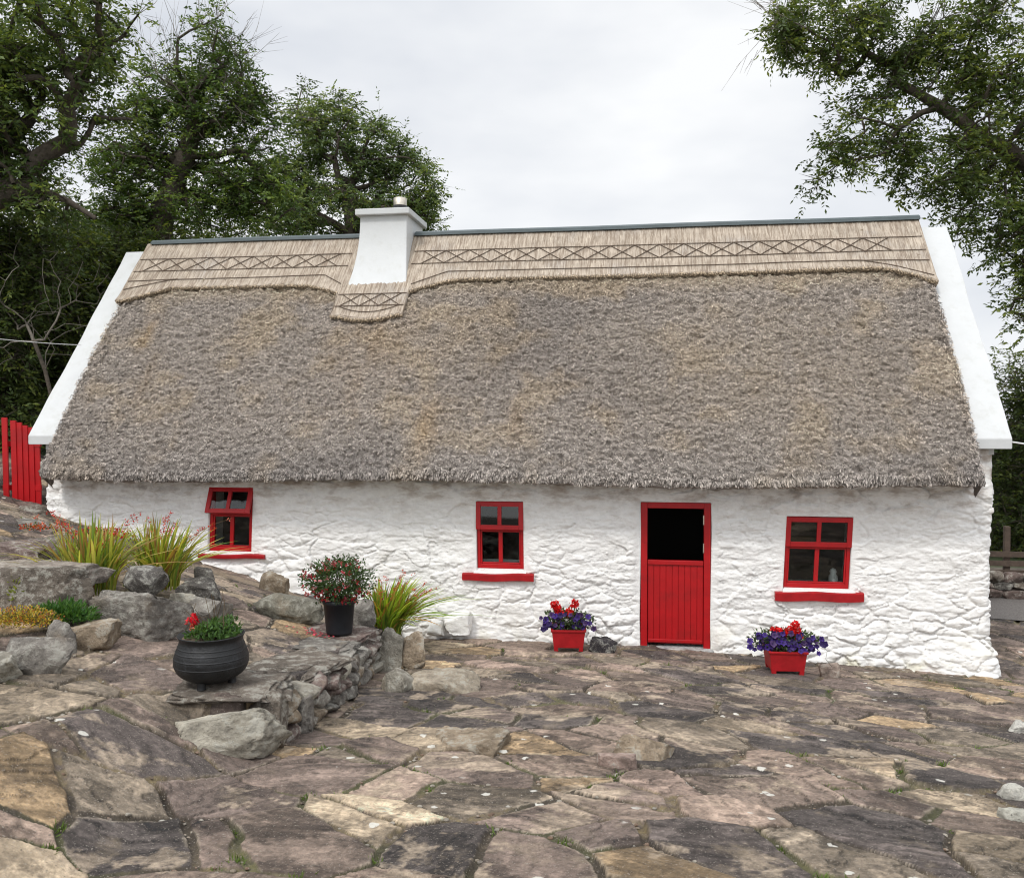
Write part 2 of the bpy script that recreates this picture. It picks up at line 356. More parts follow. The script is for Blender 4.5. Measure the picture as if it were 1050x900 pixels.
PAL = np.array([(.225, .170, .135), (.28, .208, .163), (.155, .118, .099), (.090, .075, .068), (.235, .190, .142), (.38, .30, .21), (.190, .143, .117), (.118, .096, .086), (.41, .29, .17), (.32, .235, .188)])
PW = np.cumsum([.14, .10, .15, .14, .12, .08, .10, .10, .05, .04])/1.02
def paving_fn(X, Y):
    S = .47
    wx = X+.10*fbm(X*1.3, Y*1.3, 21)+.022*fbm(X*6, Y*6, 22, 4, .6); wy = Y+.10*fbm(X*1.3, Y*1.3, 31)+.022*fbm(X*6, Y*6, 32, 4, .6)
    kx = np.where(X < 20, 1, 1); a_ = .35
    rx = wx*math.cos(a_)-wy*math.sin(a_); ry = wx*math.sin(a_)+wy*math.cos(a_)
    bd, ida, idb, dx, dy = voro(rx/S*.78, ry/S*1.08, 4, 1.0, .52)
    bd = bd*S; dx = dx*S; dy = dy*S
    r1 = _h(ida, idb, 1); r2 = _h(ida, idb, 2); r3 = _h(ida, idb, 3); r4 = _h(ida, idb, 4); r5 = _h(ida, idb, 5)
    jw = .016+.055*np.clip(fbm(X*2.1, Y*2.1, 41, 3)+.0, 0, 1)      # joints open and close
    prof = sstep(jw*.5, jw*.5+.017, bd)
    rough = fbm(X*3, Y*3, 51, 5)
    ang = r5*math.pi; u = dx*np.cos(ang)+dy*np.sin(ang)
    bed0 = u*4.5+rough*1.3+fbm(X*9, Y*9, 56, 4, .6)*.35+r2*3; st = np.floor(bed0); fr = bed0-st
    bed = (st+sstep(.47, .53, fr)-r2*3)*.009                        # broken bedding layers
    top = (r1-.5)*.030+dx*(r2-.5)*.06+dy*(r3-.47)*.06+.008*rough+bed*(r4 > .25)+.0022*fbm(X*18, Y*18, 57, 4, .65)
    top = np.clip(top, -.012, .06)
    jz = -.021+.010*fbm(X*9, Y*9, 61, 4)+.006*fbm(X*60, Y*60, 62, 2)
    z = jz*(1-prof)+top*prof
    lid = st+(fr > .5)
    k = np.searchsorted(PW, _h(ida, idb, 11)).clip(0, 9); c = PAL[k]
    c = c*(.88+.24*_h(ida, idb, 12))[..., None]
    v = -dx*np.sin(ang)+dy*np.cos(ang)
    c = c*(.78+.5*_h(lid+ida*7, idb, 14)*(r4 > .25)+.1*(r4 <= .25))[..., None]
    brk = (np.exp(-((fr-.5)/.035)**2)*(r4 > .25)*sstep(-.3, .2, fbm(X*2, Y*2, 77, 3)))[..., None]; c = c*(1-.7*brk)
    m = sstep(.02, .16, fbm(X*2.6+9, Y*2.6, 71, 7, .68)); c = c*(1-.48*m[..., None])
    m = sstep(.14, .28, fbm(X*1.9, Y*1.9+4, 72, 7, .68)); c = c*(1-.6*m[..., None])+np.array([.42, .335, .245])*(.6*m[..., None])
    lay = fbm(u*22+rough*3+r1*9, v*2.0+r2*9, 73, 5, .7)[..., None]; c = c*(1+.9*lay)
    ed = (sstep(.04, .012, bd)*sstep(-.05, .15, fbm(X*3.1, Y*3.1, 74, 4)))[..., None]; c = c*(1-.6*ed)+np.array([.50, .42, .32])*.6*ed     # worn pale arrises
    c = c*(.99+.58*fbm(X*34, Y*34, 75, 4, .75)[..., None]); c = c.clip(.02, .65)
    jc = np.stack([.16+.05*fbm(X*30, Y*30, 81, 2), .125+.04*fbm(X*30, Y*30, 81, 2), .08+0*X], -1)
    wj = sstep(.012, .035, jw)[..., None]; jc = jc*wj+np.array([.05, .04, .03])*(1-wj)
    moss = sstep(.05, .4, fbm(X*1.6+3, Y*1.6, 91, 4))[..., None]*.55
    jc = jc*(1-moss)+np.array([.085, .095, .035])*moss
    edge = sstep(.035, .0, bd)[..., None]*.0
    pj = sstep(.55, .97, prof)[..., None]
    return z, jc*(1-pj)+c*pj, prof
def build_paving():
    Dp = []; d = 2.6
    while d < 15.2: Dp.append(d); d += max(.0025*d, .0085)
    Dp = np.array(Dp); u = np.linspace(-1.0, .80, 1250)
    Y = (Dp-11.45)[:, None]+0*u[None]; X = u[None]*(Dp[:, None]+.9)
    z, c, prof = paving_fn(X, Y)
    # half buried rubble strip along the foot of the wall
    Z = hground(X, Y)+z
    # loose earth in front of the left window
    em = sstep(.5, .9, 1-((X+4.9)/1.5)**2-((Y+.55)/.5)**2)
    Z = Z*(1-em)+(hground(X, Y)+.02*fbm(X*8, Y*8, 5))*em; c = c*(1-em[..., None])+np.array([.30, .235, .17])*(.8+.3*vn(X*40, Y*40, 6))[..., None]*em[..., None]
    # dip beside the house's right end
    Xc = (X[:-1, :-1]+X[1:, 1:])/2; Yc = (Y[:-1, :-1]+Y[1:, 1:])/2
    inside = (Yc > .22) & (Xc < 4.0) & (Xc > -8.3)
    keep = ~inside & ~((Yc > .22) & (Xc < -8.3) & (Yc > 3)) & (np.abs(Xc) < 11.5)
    o = mesh_np('paving', np.stack([X, Y, Z], -1).reshape(-1, 3), gridF(*X.shape, keep=keep), M['paving'], col=c.reshape(-1, 3))
    tag(o, kind='structure')
build_ground(); build_paving()

# ------------------------------------------------------------------ cottage
COT = empty('thatched_cottage', (-2.2, 0, 0))
tag(COT, 'long whitewashed stone cottage with grey thatched roof, red door and three red windows', 'cottage')
XL, XR, DEPTH = -8.56, 4.21, 4.6
# openings x0,x1,z0(sill bottom / opening foot),z1, shear, centre z
OPEN = [dict(k='w1', x0=-6.05, x1=-5.40, z0=1.02, z1=1.985, sh=.035, zf=1.09),
        dict(k='w2', x0=-2.235, x1=-1.60, z0=.84, z1=1.845, sh=-.012, zf=.945),
        dict(k='door', x0=-.07, x1=.825, z0=-.05, z1=1.865, sh=.012, zf=-.01),
        dict(k='w3', x0=1.735, x1=2.54, z0=.72, z1=1.71, sh=.045, zf=.80)]
def shearx(x, z):
    dx = 0
    for o in OPEN:
        xc = (o['x0']+o['x1'])/2; zc = (o['z0']+o['z1'])/2; hw = (o['x1']-o['x0'])/2
        f = sstep(hw+.35, hw+.02, np.abs(x-xc))*sstep(.9, .5, np.abs(z-zc))
        dx = dx+o['sh']*(z-zc)*f
    return dx
def build_wall():
    r = .13
    def front_cols():
        xs = set()
        cuts = sorted([XL+r, XR-r]+[v for o in OPEN for v in (o['x0'], o['x1'])])
        out = []
        for a, b in zip(cuts[:-1], cuts[1:]):
            n = max(2, int(round((b-a)/.0125))); out += list(np.linspace(a, b, n, endpoint=False))
        return np.array(out+[XR-r])
    px, py, nx, ny, ss = [], [], [], [], []
    def add(x, y, a, b):
        px.extend(x); py.extend(y); nx.extend(a); ny.extend(b)
    yy = np.linspace(DEPTH-r, r, 170, endpoint=False); add(0*yy+XL, yy, 0*yy-1, 0*yy)
    th = np.linspace(0, math.pi/2, 14)[1:-1]; add(XL+r-r*np.cos(th), r-r*np.sin(th), -np.cos(th), -np.sin(th))
    fx = front_cols(); i0 = len(px); add(fx, 0*fx, 0*fx, 0*fx-1); i1 = len(px)
    add(XR-r+r*np.sin(th), r-r*np.cos(th), np.sin(th), -np.cos(th))
    yy = np.linspace(r, DEPTH-r, 240); add(0*yy+XR, yy, 0*yy+1, 0*yy)
    th2 = np.linspace(0, math.pi/2, 6)[1:-1]; add(XR-r+r*np.cos(th2), DEPTH-r+r*np.sin(th2), np.cos(th2), np.sin(th2))
    xb = np.linspace(XR-r, XL+r, 120); add(xb, 0*xb+DEPTH, 0*xb, 0*xb+1)
    add(XL+r-r*np.sin(th2), DEPTH-r+r*np.cos(th2), -np.sin(th2), np.cos(th2)); add([XL], [DEPTH-r], [-1], [0])
    px, py, nx, ny = map(np.array, (px, py, nx, ny))
    s = np.concatenate([[0], np.cumsum(np.hypot(np.diff(px), np.diff(py)))])
    cuts = sorted(set([-.5, 2.66]+[v for o in OPEN for v in (o['z0'], o['z1'])])); zz = []
    for a, b in zip(cuts[:-1], cuts[1:]):
        n = max(1, int(round((b-a)/.0120))); zz += list(np.linspace(a, b, n, endpoint=False))
    zz = np.array(zz+[2.66])
    S, Z = np.meshgrid(s, zz); PX = px[None]+0*Z; PY = py[None]+0*Z
    low = sstep(.9, .1, Z-hground(PX, PY*0)*.6)
    wx = S+.10*fbm(S*2.5, Z*2.5, 101)+.03*fbm(S*9, Z*9, 102, 3); wz = Z+.06*fbm(S*2.5, Z*3.5, 103)+.02*fbm(S*9, Z*12, 104, 3)
    bd, ia, ib, dx, dz = voro(wx/.29, wz/.125, 12, 1.0, .3)
    b2, ja, jb, ex, ez = voro(wx/.50+3, wz/.27, 15, 1.0, .3)
    big = _h(ja, jb, 3) < .45
    B = np.where(big, b2*.28, bd*.14); ia = np.where(big, ja, ia); ib = np.where(big, jb+99, ib)
    dx = np.where(big, ex*.50, dx*.29); dz = np.where(big, ez*.27, dz*.125)
    q1, q2, q3 = _h(ia, ib, 1), _h(ia, ib, 2), _h(ia, ib, 3)
    dome = 1-np.exp(-np.maximum(B, 0)/(.009+.012*low))
    fill = sstep(.15, -.35, fbm(S*.8, Z*1.1, 107, 3))              # areas where the render buries the stones
    keepm = sstep(-.35, .15, fbm(S*.9+4, Z*1.3, 119, 3))*.5+.5; h = ((.014+.022*low)*dome*(.25+.75*(1-fill))+(q1-.5)*(.018+.018*low)+dx*(q2-.5)*.10+dz*(q3-.35)*.18)*keepm
    rd = 1-np.abs(fbm(S*2.2, Z*8, 111, 4)); h = h+.010*rd**4+.016*fbm(S*6, Z*15, 113, 5, .62)+.004*fbm(S*22, Z*42, 114, 3)-.011*np.exp(-(B/.010)**2)*sstep(-.15, .25, fbm(S*1.3, Z*2, 118, 4))
    lg = fbm(S*1.6, Z*7.5, 116, 5, .6)*3.2; st = np.floor(lg); h = h+.012*sstep(.90, 1.0, lg-st)*keepm         # long broken ledges
    h = h+.03*fbm(S*.7, Z*.7, 117, 2)+.06*sstep(.5, -.2, Z-hground(PX, PX*0))*.8
    # foot of the right corner bulges
    h = h+.07*sstep(3.0, 4.1, PX)*sstep(.25, -.15, Z)
    # calm next to openings, and smooth at the top of the gables
    calm = 1.0
    for o in OPEN:
        dxo = np.maximum(np.maximum(o['x0']-PX, PX-o['x1']), 0); dzo = np.maximum(np.maximum(o['z0']-Z, Z-o['z1']), 0)
        isf = (np.abs(PY) < .01)
        calm = calm*np.where(isf, .12+.88*sstep(0, .13, np.hypot(dxo, dzo)), 1)
    top = 1-.85*sstep(1.95, 2.25, Z)*((PX > 3.85) | (PX < -8.2))
    h = 1.3*h*calm*top-.012
    X3 = PX+nx[None]*h+np.where(np.abs(PY) < .01, shearx(PX, Z), 0); Y3 = PY+ny[None]*h
    nc = len(s); Xc = (px[:-1]+px[1:])/2; onf = (np.abs(py[:-1]) < .001) & (np.abs(py[1:]) < .001); Zc = (zz[:-1]+zz[1:])/2
    keep = np.ones((len(zz)-1, nc-1), bool)
    for o in OPEN:
        a = onf & (Xc > o['x0']) & (Xc < o['x1']); b = (Zc > o['z0']) & (Zc < o['z1']); keep &= ~(b[:, None] & a[None])
    keep &= ~((Zc > 2.42)[:, None] & ((py[:-1] < .16) & (Xc > -8.27) & (Xc < 3.93))[None])
    V = np.stack([X3, Y3, Z], -1).reshape(-1, 3); F = gridF(len(zz), nc, keep=keep)
    # reveals from the opening edges inwards
    Vs = [V]; Fs = [F]; n0 = len(V)
    for o in OPEN:
        c0 = i0+int(np.argmin(np.abs(fx-o['x0']))); c1 = i0+int(np.argmin(np.abs(fx-o['x1'])))
        r0 = int(np.argmin(np.abs(zz-o['z0']))); r1 = int(np.argmin(np.abs(zz-o['z1'])))
        loop = [(r0, c) for c in range(c0, c1)]+[(rr, c1) for rr in range(r0, r1)]+[(r1, c) for c in range(c1, c0, -1)]+[(rr, c0) for rr in range(r1, r0, -1)]
        idx = np.array([a*nc+b for a, b in loop]); m = len(idx); depth = [.06, .2, .45]
        prev = idx
        for dd in depth:
            Vn = V[idx].copy(); Vn[:, 1] = dd; Vs.append(Vn); cur = n0+np.arange(m); n0 += m
            Fs.append(np.stack([prev, np.roll(prev, -1), np.roll(cur, -1), cur], -1)); prev = cur
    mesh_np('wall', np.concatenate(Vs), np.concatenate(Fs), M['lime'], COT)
    # smooth gable triangles
    for nm, x0, x1 in (('r', XR-.2, XR-.015), ('l', XL+.015, XL+.2)):
        mb = MB(); pr = [(0.02, 2.5), (.02, 2.62), (2.3, 5.62), (4.58, 2.62), (4.58, 2.5)]
        V = np.array([[x, y, z] for x in (x0, x1) for y, z in pr]); n = 5
        mb.add(V, [[i, (i+1) % n, n+(i+1) % n, n+i] for i in range(n)])
        mb.add(V, [[0, 1, 2], [0, 2, 4], [2, 3, 4]]); mb.add(V, [[5, 7, 6], [5, 9, 7], [7, 9, 8]])
        mb.build('gable', M['white'], COT)
    # inside: floor, back lining, partitions
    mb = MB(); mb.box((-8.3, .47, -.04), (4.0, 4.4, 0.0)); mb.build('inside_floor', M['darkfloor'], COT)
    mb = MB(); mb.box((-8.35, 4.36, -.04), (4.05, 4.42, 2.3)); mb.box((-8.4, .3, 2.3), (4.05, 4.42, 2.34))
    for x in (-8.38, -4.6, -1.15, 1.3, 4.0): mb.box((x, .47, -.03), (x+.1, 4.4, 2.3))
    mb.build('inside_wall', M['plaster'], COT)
build_wall()

# roof profile ------------------------------------------------------
RY, RZ, EY, EZ = 2.3, 5.84, -.50, 2.215
LEN = math.hypot(RY-EY, RZ-EZ); TD = np.array([EY-RY, EZ-RZ])/LEN; TN = np.array([TD[1], -TD[0]])   # down-slope, outward normal (y,z)
if TN[1] < 0: TN = -TN
def bulge(s): return .15*np.sin(np.clip(s/LEN, 0, 1)*math.pi)**.9*(.35+.75*np.clip(s/LEN, 0, 1))
def roofP(X, s, h=0):
    """point on the thatch: X, slope distance from the ridge s, height above h; s>LEN folds under the eave"""
    X = np.asarray(X, float); s = np.asarray(s, float); X, s = np.broadcast_arrays(X, s); h = np.broadcast_to(h, X.shape)
    sag = -.03*np.sin((X+8.2)*.9)*np.clip(s/LEN, 0, 1)
    se = np.minimum(s, LEN)
    b = bulge(se)+h
    # the eave: rounded nose then the underside
    over = np.maximum(s-LEN, 0); rr = .07; ang = np.clip(over/rr, 0, 2.45)
    a0 = math.atan2(TN[1], TN[0])
    cy = EY-TN[0]*rr; cz = EZ-TN[1]*rr
    na = a0+ang                                         # rotate outward normal round the nose
    y = np.where(over > 0, cy+(rr+h)*np.cos(na), RY+TD[0]*se+TN[0]*b)
    z = np.where(over > 0, cz+(rr+h)*np.sin(na), RZ+TD[1]*se+TN[1]*b)
    und = np.maximum(over-rr*2.45, 0)
    y = y+und; z = z+und*.03
    return np.stack([X, y, z+sag], -1)
TX0, TX1 = -8.27, 3.93
def tuft(X, s):
    w1 = fbm(X*3, s*3, 201, 2)*.6
    a = 1-np.abs(fbm(X*6+w1, s*9+w1, 203, 3)); b = fbm(X*15, s*22, 205, 3, .65)
    return .040*(a**2)+.054*b+.018*fbm(X*34, s*48, 206, 2)+.02*fbm(X*.8, s*1.2, 207, 3)
def thatch_col(X, s):
    big = fbm(X*.55, s*.8, 211, 4)[..., None]; med = fbm(X*2.0, s*2.2, 213, 4)[..., None]
    grey = np.array([.30, .262, .228]); dk = np.array([.20, .176, .16]); tan = np.array([.40, .32, .23])
    c = grey*1.0+(dk-grey)*.6*sstep(-.1, .5, big)+(tan-grey)*sstep(.0, .55, med)*.6
    t = sstep(.5, 0, (s-1.05))[..., None]*.75                      # young straw below the ridge
    c = c*(1-t)+tan*1.08*t
    def blob(x, q, rx, rs, k, col):
        nonlocal c
        m = (np.exp(-((X-x)/rx)**2-((s-q)/rs)**2)*k*(.6+.6*fbm(X*6, s*3, 219, 3)))[..., None].clip(0, 1); c = c*(1-m)+np.array(col)*m
    for x, q_, k_ in ((-2.87, 3.9, .9), (-7.5, 2.1, .6), (-7.2, 3.0, .4), (-4.0, 3.2, .3), (-1.7, 3.7, .35)): blob(x, q_, .13, .42, k_, (.38, .26, .14))
    blob(1.5, 2.8, 1.8, 1.2, .6, (.33, .27, .20)); blob(-2.5, 2.2, .8, .9, .5, (.33, .255, .17)); blob(-3.9, 2.3, .6, .8, .8, (.33, .25, .17)); blob(-5.8, 2.2, .5, .5, .6, (.33, .26, .18))
    gl = sstep(3.6, 4.6, s)[..., None]*.35; c = c*(1-gl)+np.array([.27, .25, .235])*gl
    return c
def build_thatch():
    xs = np.linspace(TX0, TX1, 900); ss = np.concatenate([np.linspace(0, LEN, 360), LEN+np.linspace(.01, .72, 34)])
    S, X = np.meshgrid(ss, xs, indexing='ij'); h = tuft(X, S)*(1-.6*sstep(LEN-.06, LEN+.1, S))-.02
    ragged = .006*fbm(X*30, S*0+1, 231, 3)*sstep(LEN-.1, LEN+.1, S)
    # rounded verge edges
    ed = np.minimum(X-TX0, TX1-X); h = h-.10*sstep(.16, 0, ed)**1.5
    V = roofP(X, S, h+ragged-.02*sstep(LEN-.3, LEN, S)*0)
    V[..., 0] += .05*(S/LEN)*np.where(X < -2, -1, 0)*sstep(1.5, 0, X-TX0)
    side = []
    for col in (0, -1):
        E_ = V[:, col].copy(); E_[:, 1] -= TN[0]*.35*(ss < LEN); E_[:, 2] -= TN[1]*.35*(ss < LEN); side.append(E_[:, None])
    V = np.concatenate([side[0], V, side[1]], 1)
    C = thatch_col(X, S); C = np.concatenate([C[:, :1], C, C[:, -1:]], 1)
    nr, nc = V.shape[:2]
    o = mesh_np('thatch_roof', V.reshape(-1, 3), gridF(nr, nc), M['thatch'], COT, C.reshape(-1, 3))
    # back slope
    xs = np.linspace(TX0, TX1, 160); ss = np.linspace(0, LEN+.5, 90); S, X = np.meshgrid(ss, xs, indexing='ij')
    V = roofP(X, S, 2*tuft(X, S)-.02); V[..., 1] = 2*RY-V[..., 1]
    mesh_np('back_thatch', V.reshape(-1, 3), gridF(90, 160), M['thatch'], COT, thatch_col(X, S).reshape(-1, 3))
    # loose reed ends
    n = 330000; X = rng.uniform(TX0+.02, TX1-.02, n); S = rng.uniform(.9, LEN+.02, n)
    ne = 26000; X[:ne] = rng.uniform(TX0+.03, TX1-.03, ne); S[:ne] = LEN+rng.uniform(-.05, .09, ne)
    base = roofP(X, S, tuft(X, S)-.024)
    # side direction and along-slope direction with curly clumps
    fl = fbm(X*5, S*6, 241, 2)*1.9+rng.normal(0, .65, n); fl[:ne] *= .2
    ln = rng.uniform(.010, .030, n); ln[:ne] *= .75; wd = rng.uniform(.0018, .0042, n); lift = rng.uniform(.0, .32, n); lift[:ne] = rng.uniform(-.25, .05, ne)
    dirv = np.stack([np.sin(fl), np.cos(fl)*TD[0]+lift*TN[0], np.cos(fl)*TD[1]+lift*TN[1]], -1)
    sd_ = np.stack([np.cos(fl), -np.sin(fl)*TD[0], -np.sin(fl)*TD[1]], -1)
    tip = base+dirv*ln[:, None]; bs = base-dirv*.02
    V = np.stack([bs-sd_*wd[:, None], bs+sd_*wd[:, None], tip+sd_*wd[:, None]*.7, tip-sd_*wd[:, None]*.7], 1)
    F = np.arange(n*4).reshape(-1, 4)
    c = thatch_col(X, S)*(rng.choice([.16, .50, 1.0, 1.6, 2.3], n, p=[.21, .2, .27, .20, .12]))[:, None]
    c = np.repeat(c, 4, 0).reshape(n, 4, 3); c = c.clip(0, .75)
    s_ = mesh_np('reed_ends', V.reshape(-1, 3), F, M['straw'], o, c.reshape(-1, 3), smooth=False)
    return o
TH = build_thatch()

def low_edge(X):         # lower edge of the combed ridge, in slope metres
    X = np.asarray(X, float)
    e_ = np.interp(X, [-8.3, -8.1, -7.7, -7.45, -5.4, -5.15, -4.78, -4.64, -4.63, -3.54, -3.53, -3.4, -3.05, -2.8, 3.1, 3.35, 3.7, 3.93],
                   [1.44, 1.40, 1.24, 1.14, 1.15, 1.17, 1.29, 1.37, 1.84, 1.84, 1.37, 1.31, 1.18, 1.12, 1.09, 1.12, 1.28, 1.42])
    ap = (X > -4.635) & (X < -3.535); t = (X+4.085)/.55
    return np.where(ap, 1.97-.14*np.abs(t)**2+.05*sstep(.8, 1, np.abs(t)), e_)
def build_ridge():
    xs = np.sort(np.concatenate([np.linspace(TX0-.01, TX1+.01, 900), [-4.636, -4.634, -3.536, -3.534]])); le = low_edge(xs)
    t = np.concatenate([np.linspace(0, 1, 40), [1.0, 1.0]]); S = t[:, None]*le[None]; X = xs[None]+0*S
    th = .055
    h = np.full(S.shape, th)+.02*sstep(.15, 0, le[None]-S)
    h = h+.006*fbm(X*45, S*3, 301, 2)
    h[-2] = .02; h[-1] = -.06; S[-2] = S[-3]-.004; S[-1] = S[-3]-.02
    V = roofP(X, S, h)
    S2, X2 = S, X
    # back strip
    Sb = np.linspace(1.0, .0, 12)[:, None]+0*xs[None]; Vb = roofP(xs[None]+0*Sb, Sb, .055); Vb[..., 1] = 2*RY-Vb[..., 1]
    V = np.concatenate([Vb, V], 0)
    mesh_np('ridge_thatch', V.reshape(-1, 3), gridF(*V.shape[:2]), M['comb'], TH)
    # straw ends hanging over the lower edge
    n = 9000; X = rng.uniform(TX0, TX1, n); S = low_edge(X)-.02; a = rng.normal(0, .25, n)
    b = roofP(X, S, .05+rng.uniform(-.03, .03, n)); dv = np.stack([np.sin(a), np.cos(a)*TD[0], np.cos(a)*TD[1]], -1)
    ln = rng.uniform(.02, .05, n)[:, None]; sx_ = np.array([.0035, 0, 0])
    V = np.stack([b-sx_, b+sx_, b+dv*ln+sx_, b+dv*ln-sx_], 1); c = np.array([.42, .33, .23])*rng.choice([.4, .8, 1.1, 1.4], n)[:, None]
    mesh_np('straw_fringe', V.reshape(-1, 3), np.arange(4*n).reshape(-1, 4), M['straw'], TH, np.repeat(c, 4, 0), smooth=False)
    # hazel spars
    mb = MB(); H = .066; r = .0062
    def rod(pts):
        pts = np.array(pts, float); d = np.concatenate([[0], np.cumsum(np.hypot(*np.diff(pts, axis=0).T))]); m = max(2, int(d[-1]/.12))
        q = np.linspace(0, d[-1], m+1); X = np.interp(q, d, pts[:, 0]); S = np.interp(q, d, pts[:, 1])
        X = X.copy(); S = S+.006*fbm(X*3, S*5, 311, 2)
        mb.tube(roofP(X, S, H), r, 5)
    for a, b in ((TX0+.02, -4.62), (-3.60, TX1-.02)):
        for s in (.42, .72): rod([(a, s), (b, s)])
    rod([(TX0+.02, 1.16), (-7.5, .94), (-4.95, .92), (-4.64, 1.14)]); rod([(-3.52, 1.2), (-3.0, .93), (3.0, .91), (3.45, 1.06), (TX1-.02, 1.28)])
    rod([(TX0+.02, .96), (-7.4, .93)]); rod([(2.7, .91), (TX1-.02, .95)])
    for off in (.035,):
        for a, b in ((TX0+.03, -4.68), (-3.5, TX1-.03)):
            q = np.linspace(a, b, 120); rod(list(zip(q, low_edge(q)-off)))
    q = np.linspace(-4.60, -3.57, 40); rod(list(zip(q, low_edge(q)-.04)))
    rod([(-4.62, 1.40), (-3.55, 1.40)]); rod([(-4.62, 1.66), (-3.55, 1.66)])
    t = np.linspace(-1, 1, 20); rod(list(zip(-4.085+t*.47, 1.66+.14*(1-t**2))))
    def cross(x0, x1, s0, s1, n):
        st = (x1-x0)/n
        for i in range(n):
            a = x0+i*st; rod([(a, s0), (a+st, s1)]); rod([(a, s1), (a+st, s0)])
    cross(-8.1, -4.8, .42, .72, 9); cross(-3.45, 3.45, .42, .72, 19); cross(-4.55, -3.62, 1.40, 1.66, 3)
    mb.build('hazel_spars', M['spar'], TH)
    mb = MB()
    for a, b in ((-8.2, -4.46), (-3.66, 3.95)):
        q = np.linspace(a, b, 30)
        for y0, y1, zz in ((-.09, .09, .0),):
            V = []
            pr = [(-.10, -.03), (-.09, .015), (-.02, .05), (.02, .05), (.09, .015), (.10, -.03)]
            for x in q:
                for yy, zz in pr: V.append((x, RY+yy, RZ+.045+zz+.003*math.sin(x*1.7)))
            V = np.array(V); n = len(pr)
            F = [[i*n+j, i*n+(j+1) % n, (i+1)*n+(j+1) % n, (i+1)*n+j] for i in range(len(q)-1) for j in range(n)]
            mb.add(V, F); mb.add(V, [[0, 1, 4, 5], [1, 2, 3, 4]]); k = (len(q)-1)*n; mb.add(V, [[k, k+5, k+4, k+1], [k+1, k+4, k+3, k+2]])
    mb.build('ridge_cap', M['ridge'], TH)
build_ridge()

def build_coping(x0, x1):
    # raised table over the gable, both slopes
    pts = [(-.14, 2.70), (2.3, 5.76), (4.74, 2.70)]; th = .13
    mb = MB(); V = []; n = 24
    prof = []
    for k in range(n+1):
        t = k/n; prof.append((pts[0][0]+(pts[1][0]-pts[0][0])*t, pts[0][1]+(pts[1][1]-pts[0][1])*t+.012*math.sin(t*9)*math.sin(t*math.pi)))
    for k in range(1, n+1):
        t = k/n; prof.append((pts[1][0]+(pts[2][0]-pts[1][0])*t, pts[1][1]+(pts[2][1]-pts[1][1])*t))
    for y, z in prof:
        for x, dz in ((x0, 0), (x1, 0), (x1, -th), (x0, -th)): V.append((x+.007*math.sin(y*5.3+x)+.004*math.sin(y*13), y, z+dz))
    V = np.array(V); m = len(prof)
    F = [[i*4+j, i*4+(j+1) % 4, (i+1)*4+(j+1) % 4, (i+1)*4+j] for i in range(m-1) for j in range(4)]+[[0, 3, 2, 1], [(m-1)*4+j for j in range(4)]]
    mb.add(V, F); bevel(mb.build('gable_coping', M['white'], COT), .012)
build_coping(TX1-.06, 4.35); build_coping(-8.70, TX0+.06)

def build_chimney():
    mb = MB(); V = []; xc = -4.065; lv = [(z_, .378+.155*t_**2.2, 1.85-.62*t_**2.0) for z_, t_ in ((z_, max(0, (6.12-z_)/1.5)) for z_ in np.linspace(4.66, 6.12, 14))]
    for z, hw, yf in lv:
        yb = 4.6-yf+.08
        for x, y in ((xc-hw, yf), (xc+hw, yf), (xc+hw, yb), (xc-hw, yb)): V.append((x, y, z))
    V = np.array(V); m = len(lv)
    F = [[i*4+j, i*4+(j+1) % 4, (i+1)*4+(j+1) % 4, (i+1)*4+j] for i in range(m-1) for j in range(4)]+[[(m-1)*4+j for j in range(4)]]
    mb.add(V, F); c = mb.build('chimney', M['white'], COT, True); c.data.set_sharp_from_angle(angle=R(35)); bevel(c, .015, 3)
    
    mb = MB(); mb.box((xc-.435, 1.77, 6.11), (xc+.435, 2.90, 6.205)); bevel(mb.build('chimney_cap', M['white'], c), .012)
    mb = MB(); mb.lathe([(.14, 6.19), (.14, 6.24), (.12, 6.26), (.115, 6.33), (0, 6.33)], 24, (xc+.17, 2.2, 0)); mb.build('flue_collar', M['black'], c, True)
    mb = MB(); mb.lathe([(.105, 6.32), (.105, 6.45), (.093, 6.455), (.09, 6.36), (0, 6.36)], 24, (xc+.17, 2.2, 0)); mb.build('flue_pot', M['steel'], c, True)
build_chimney()

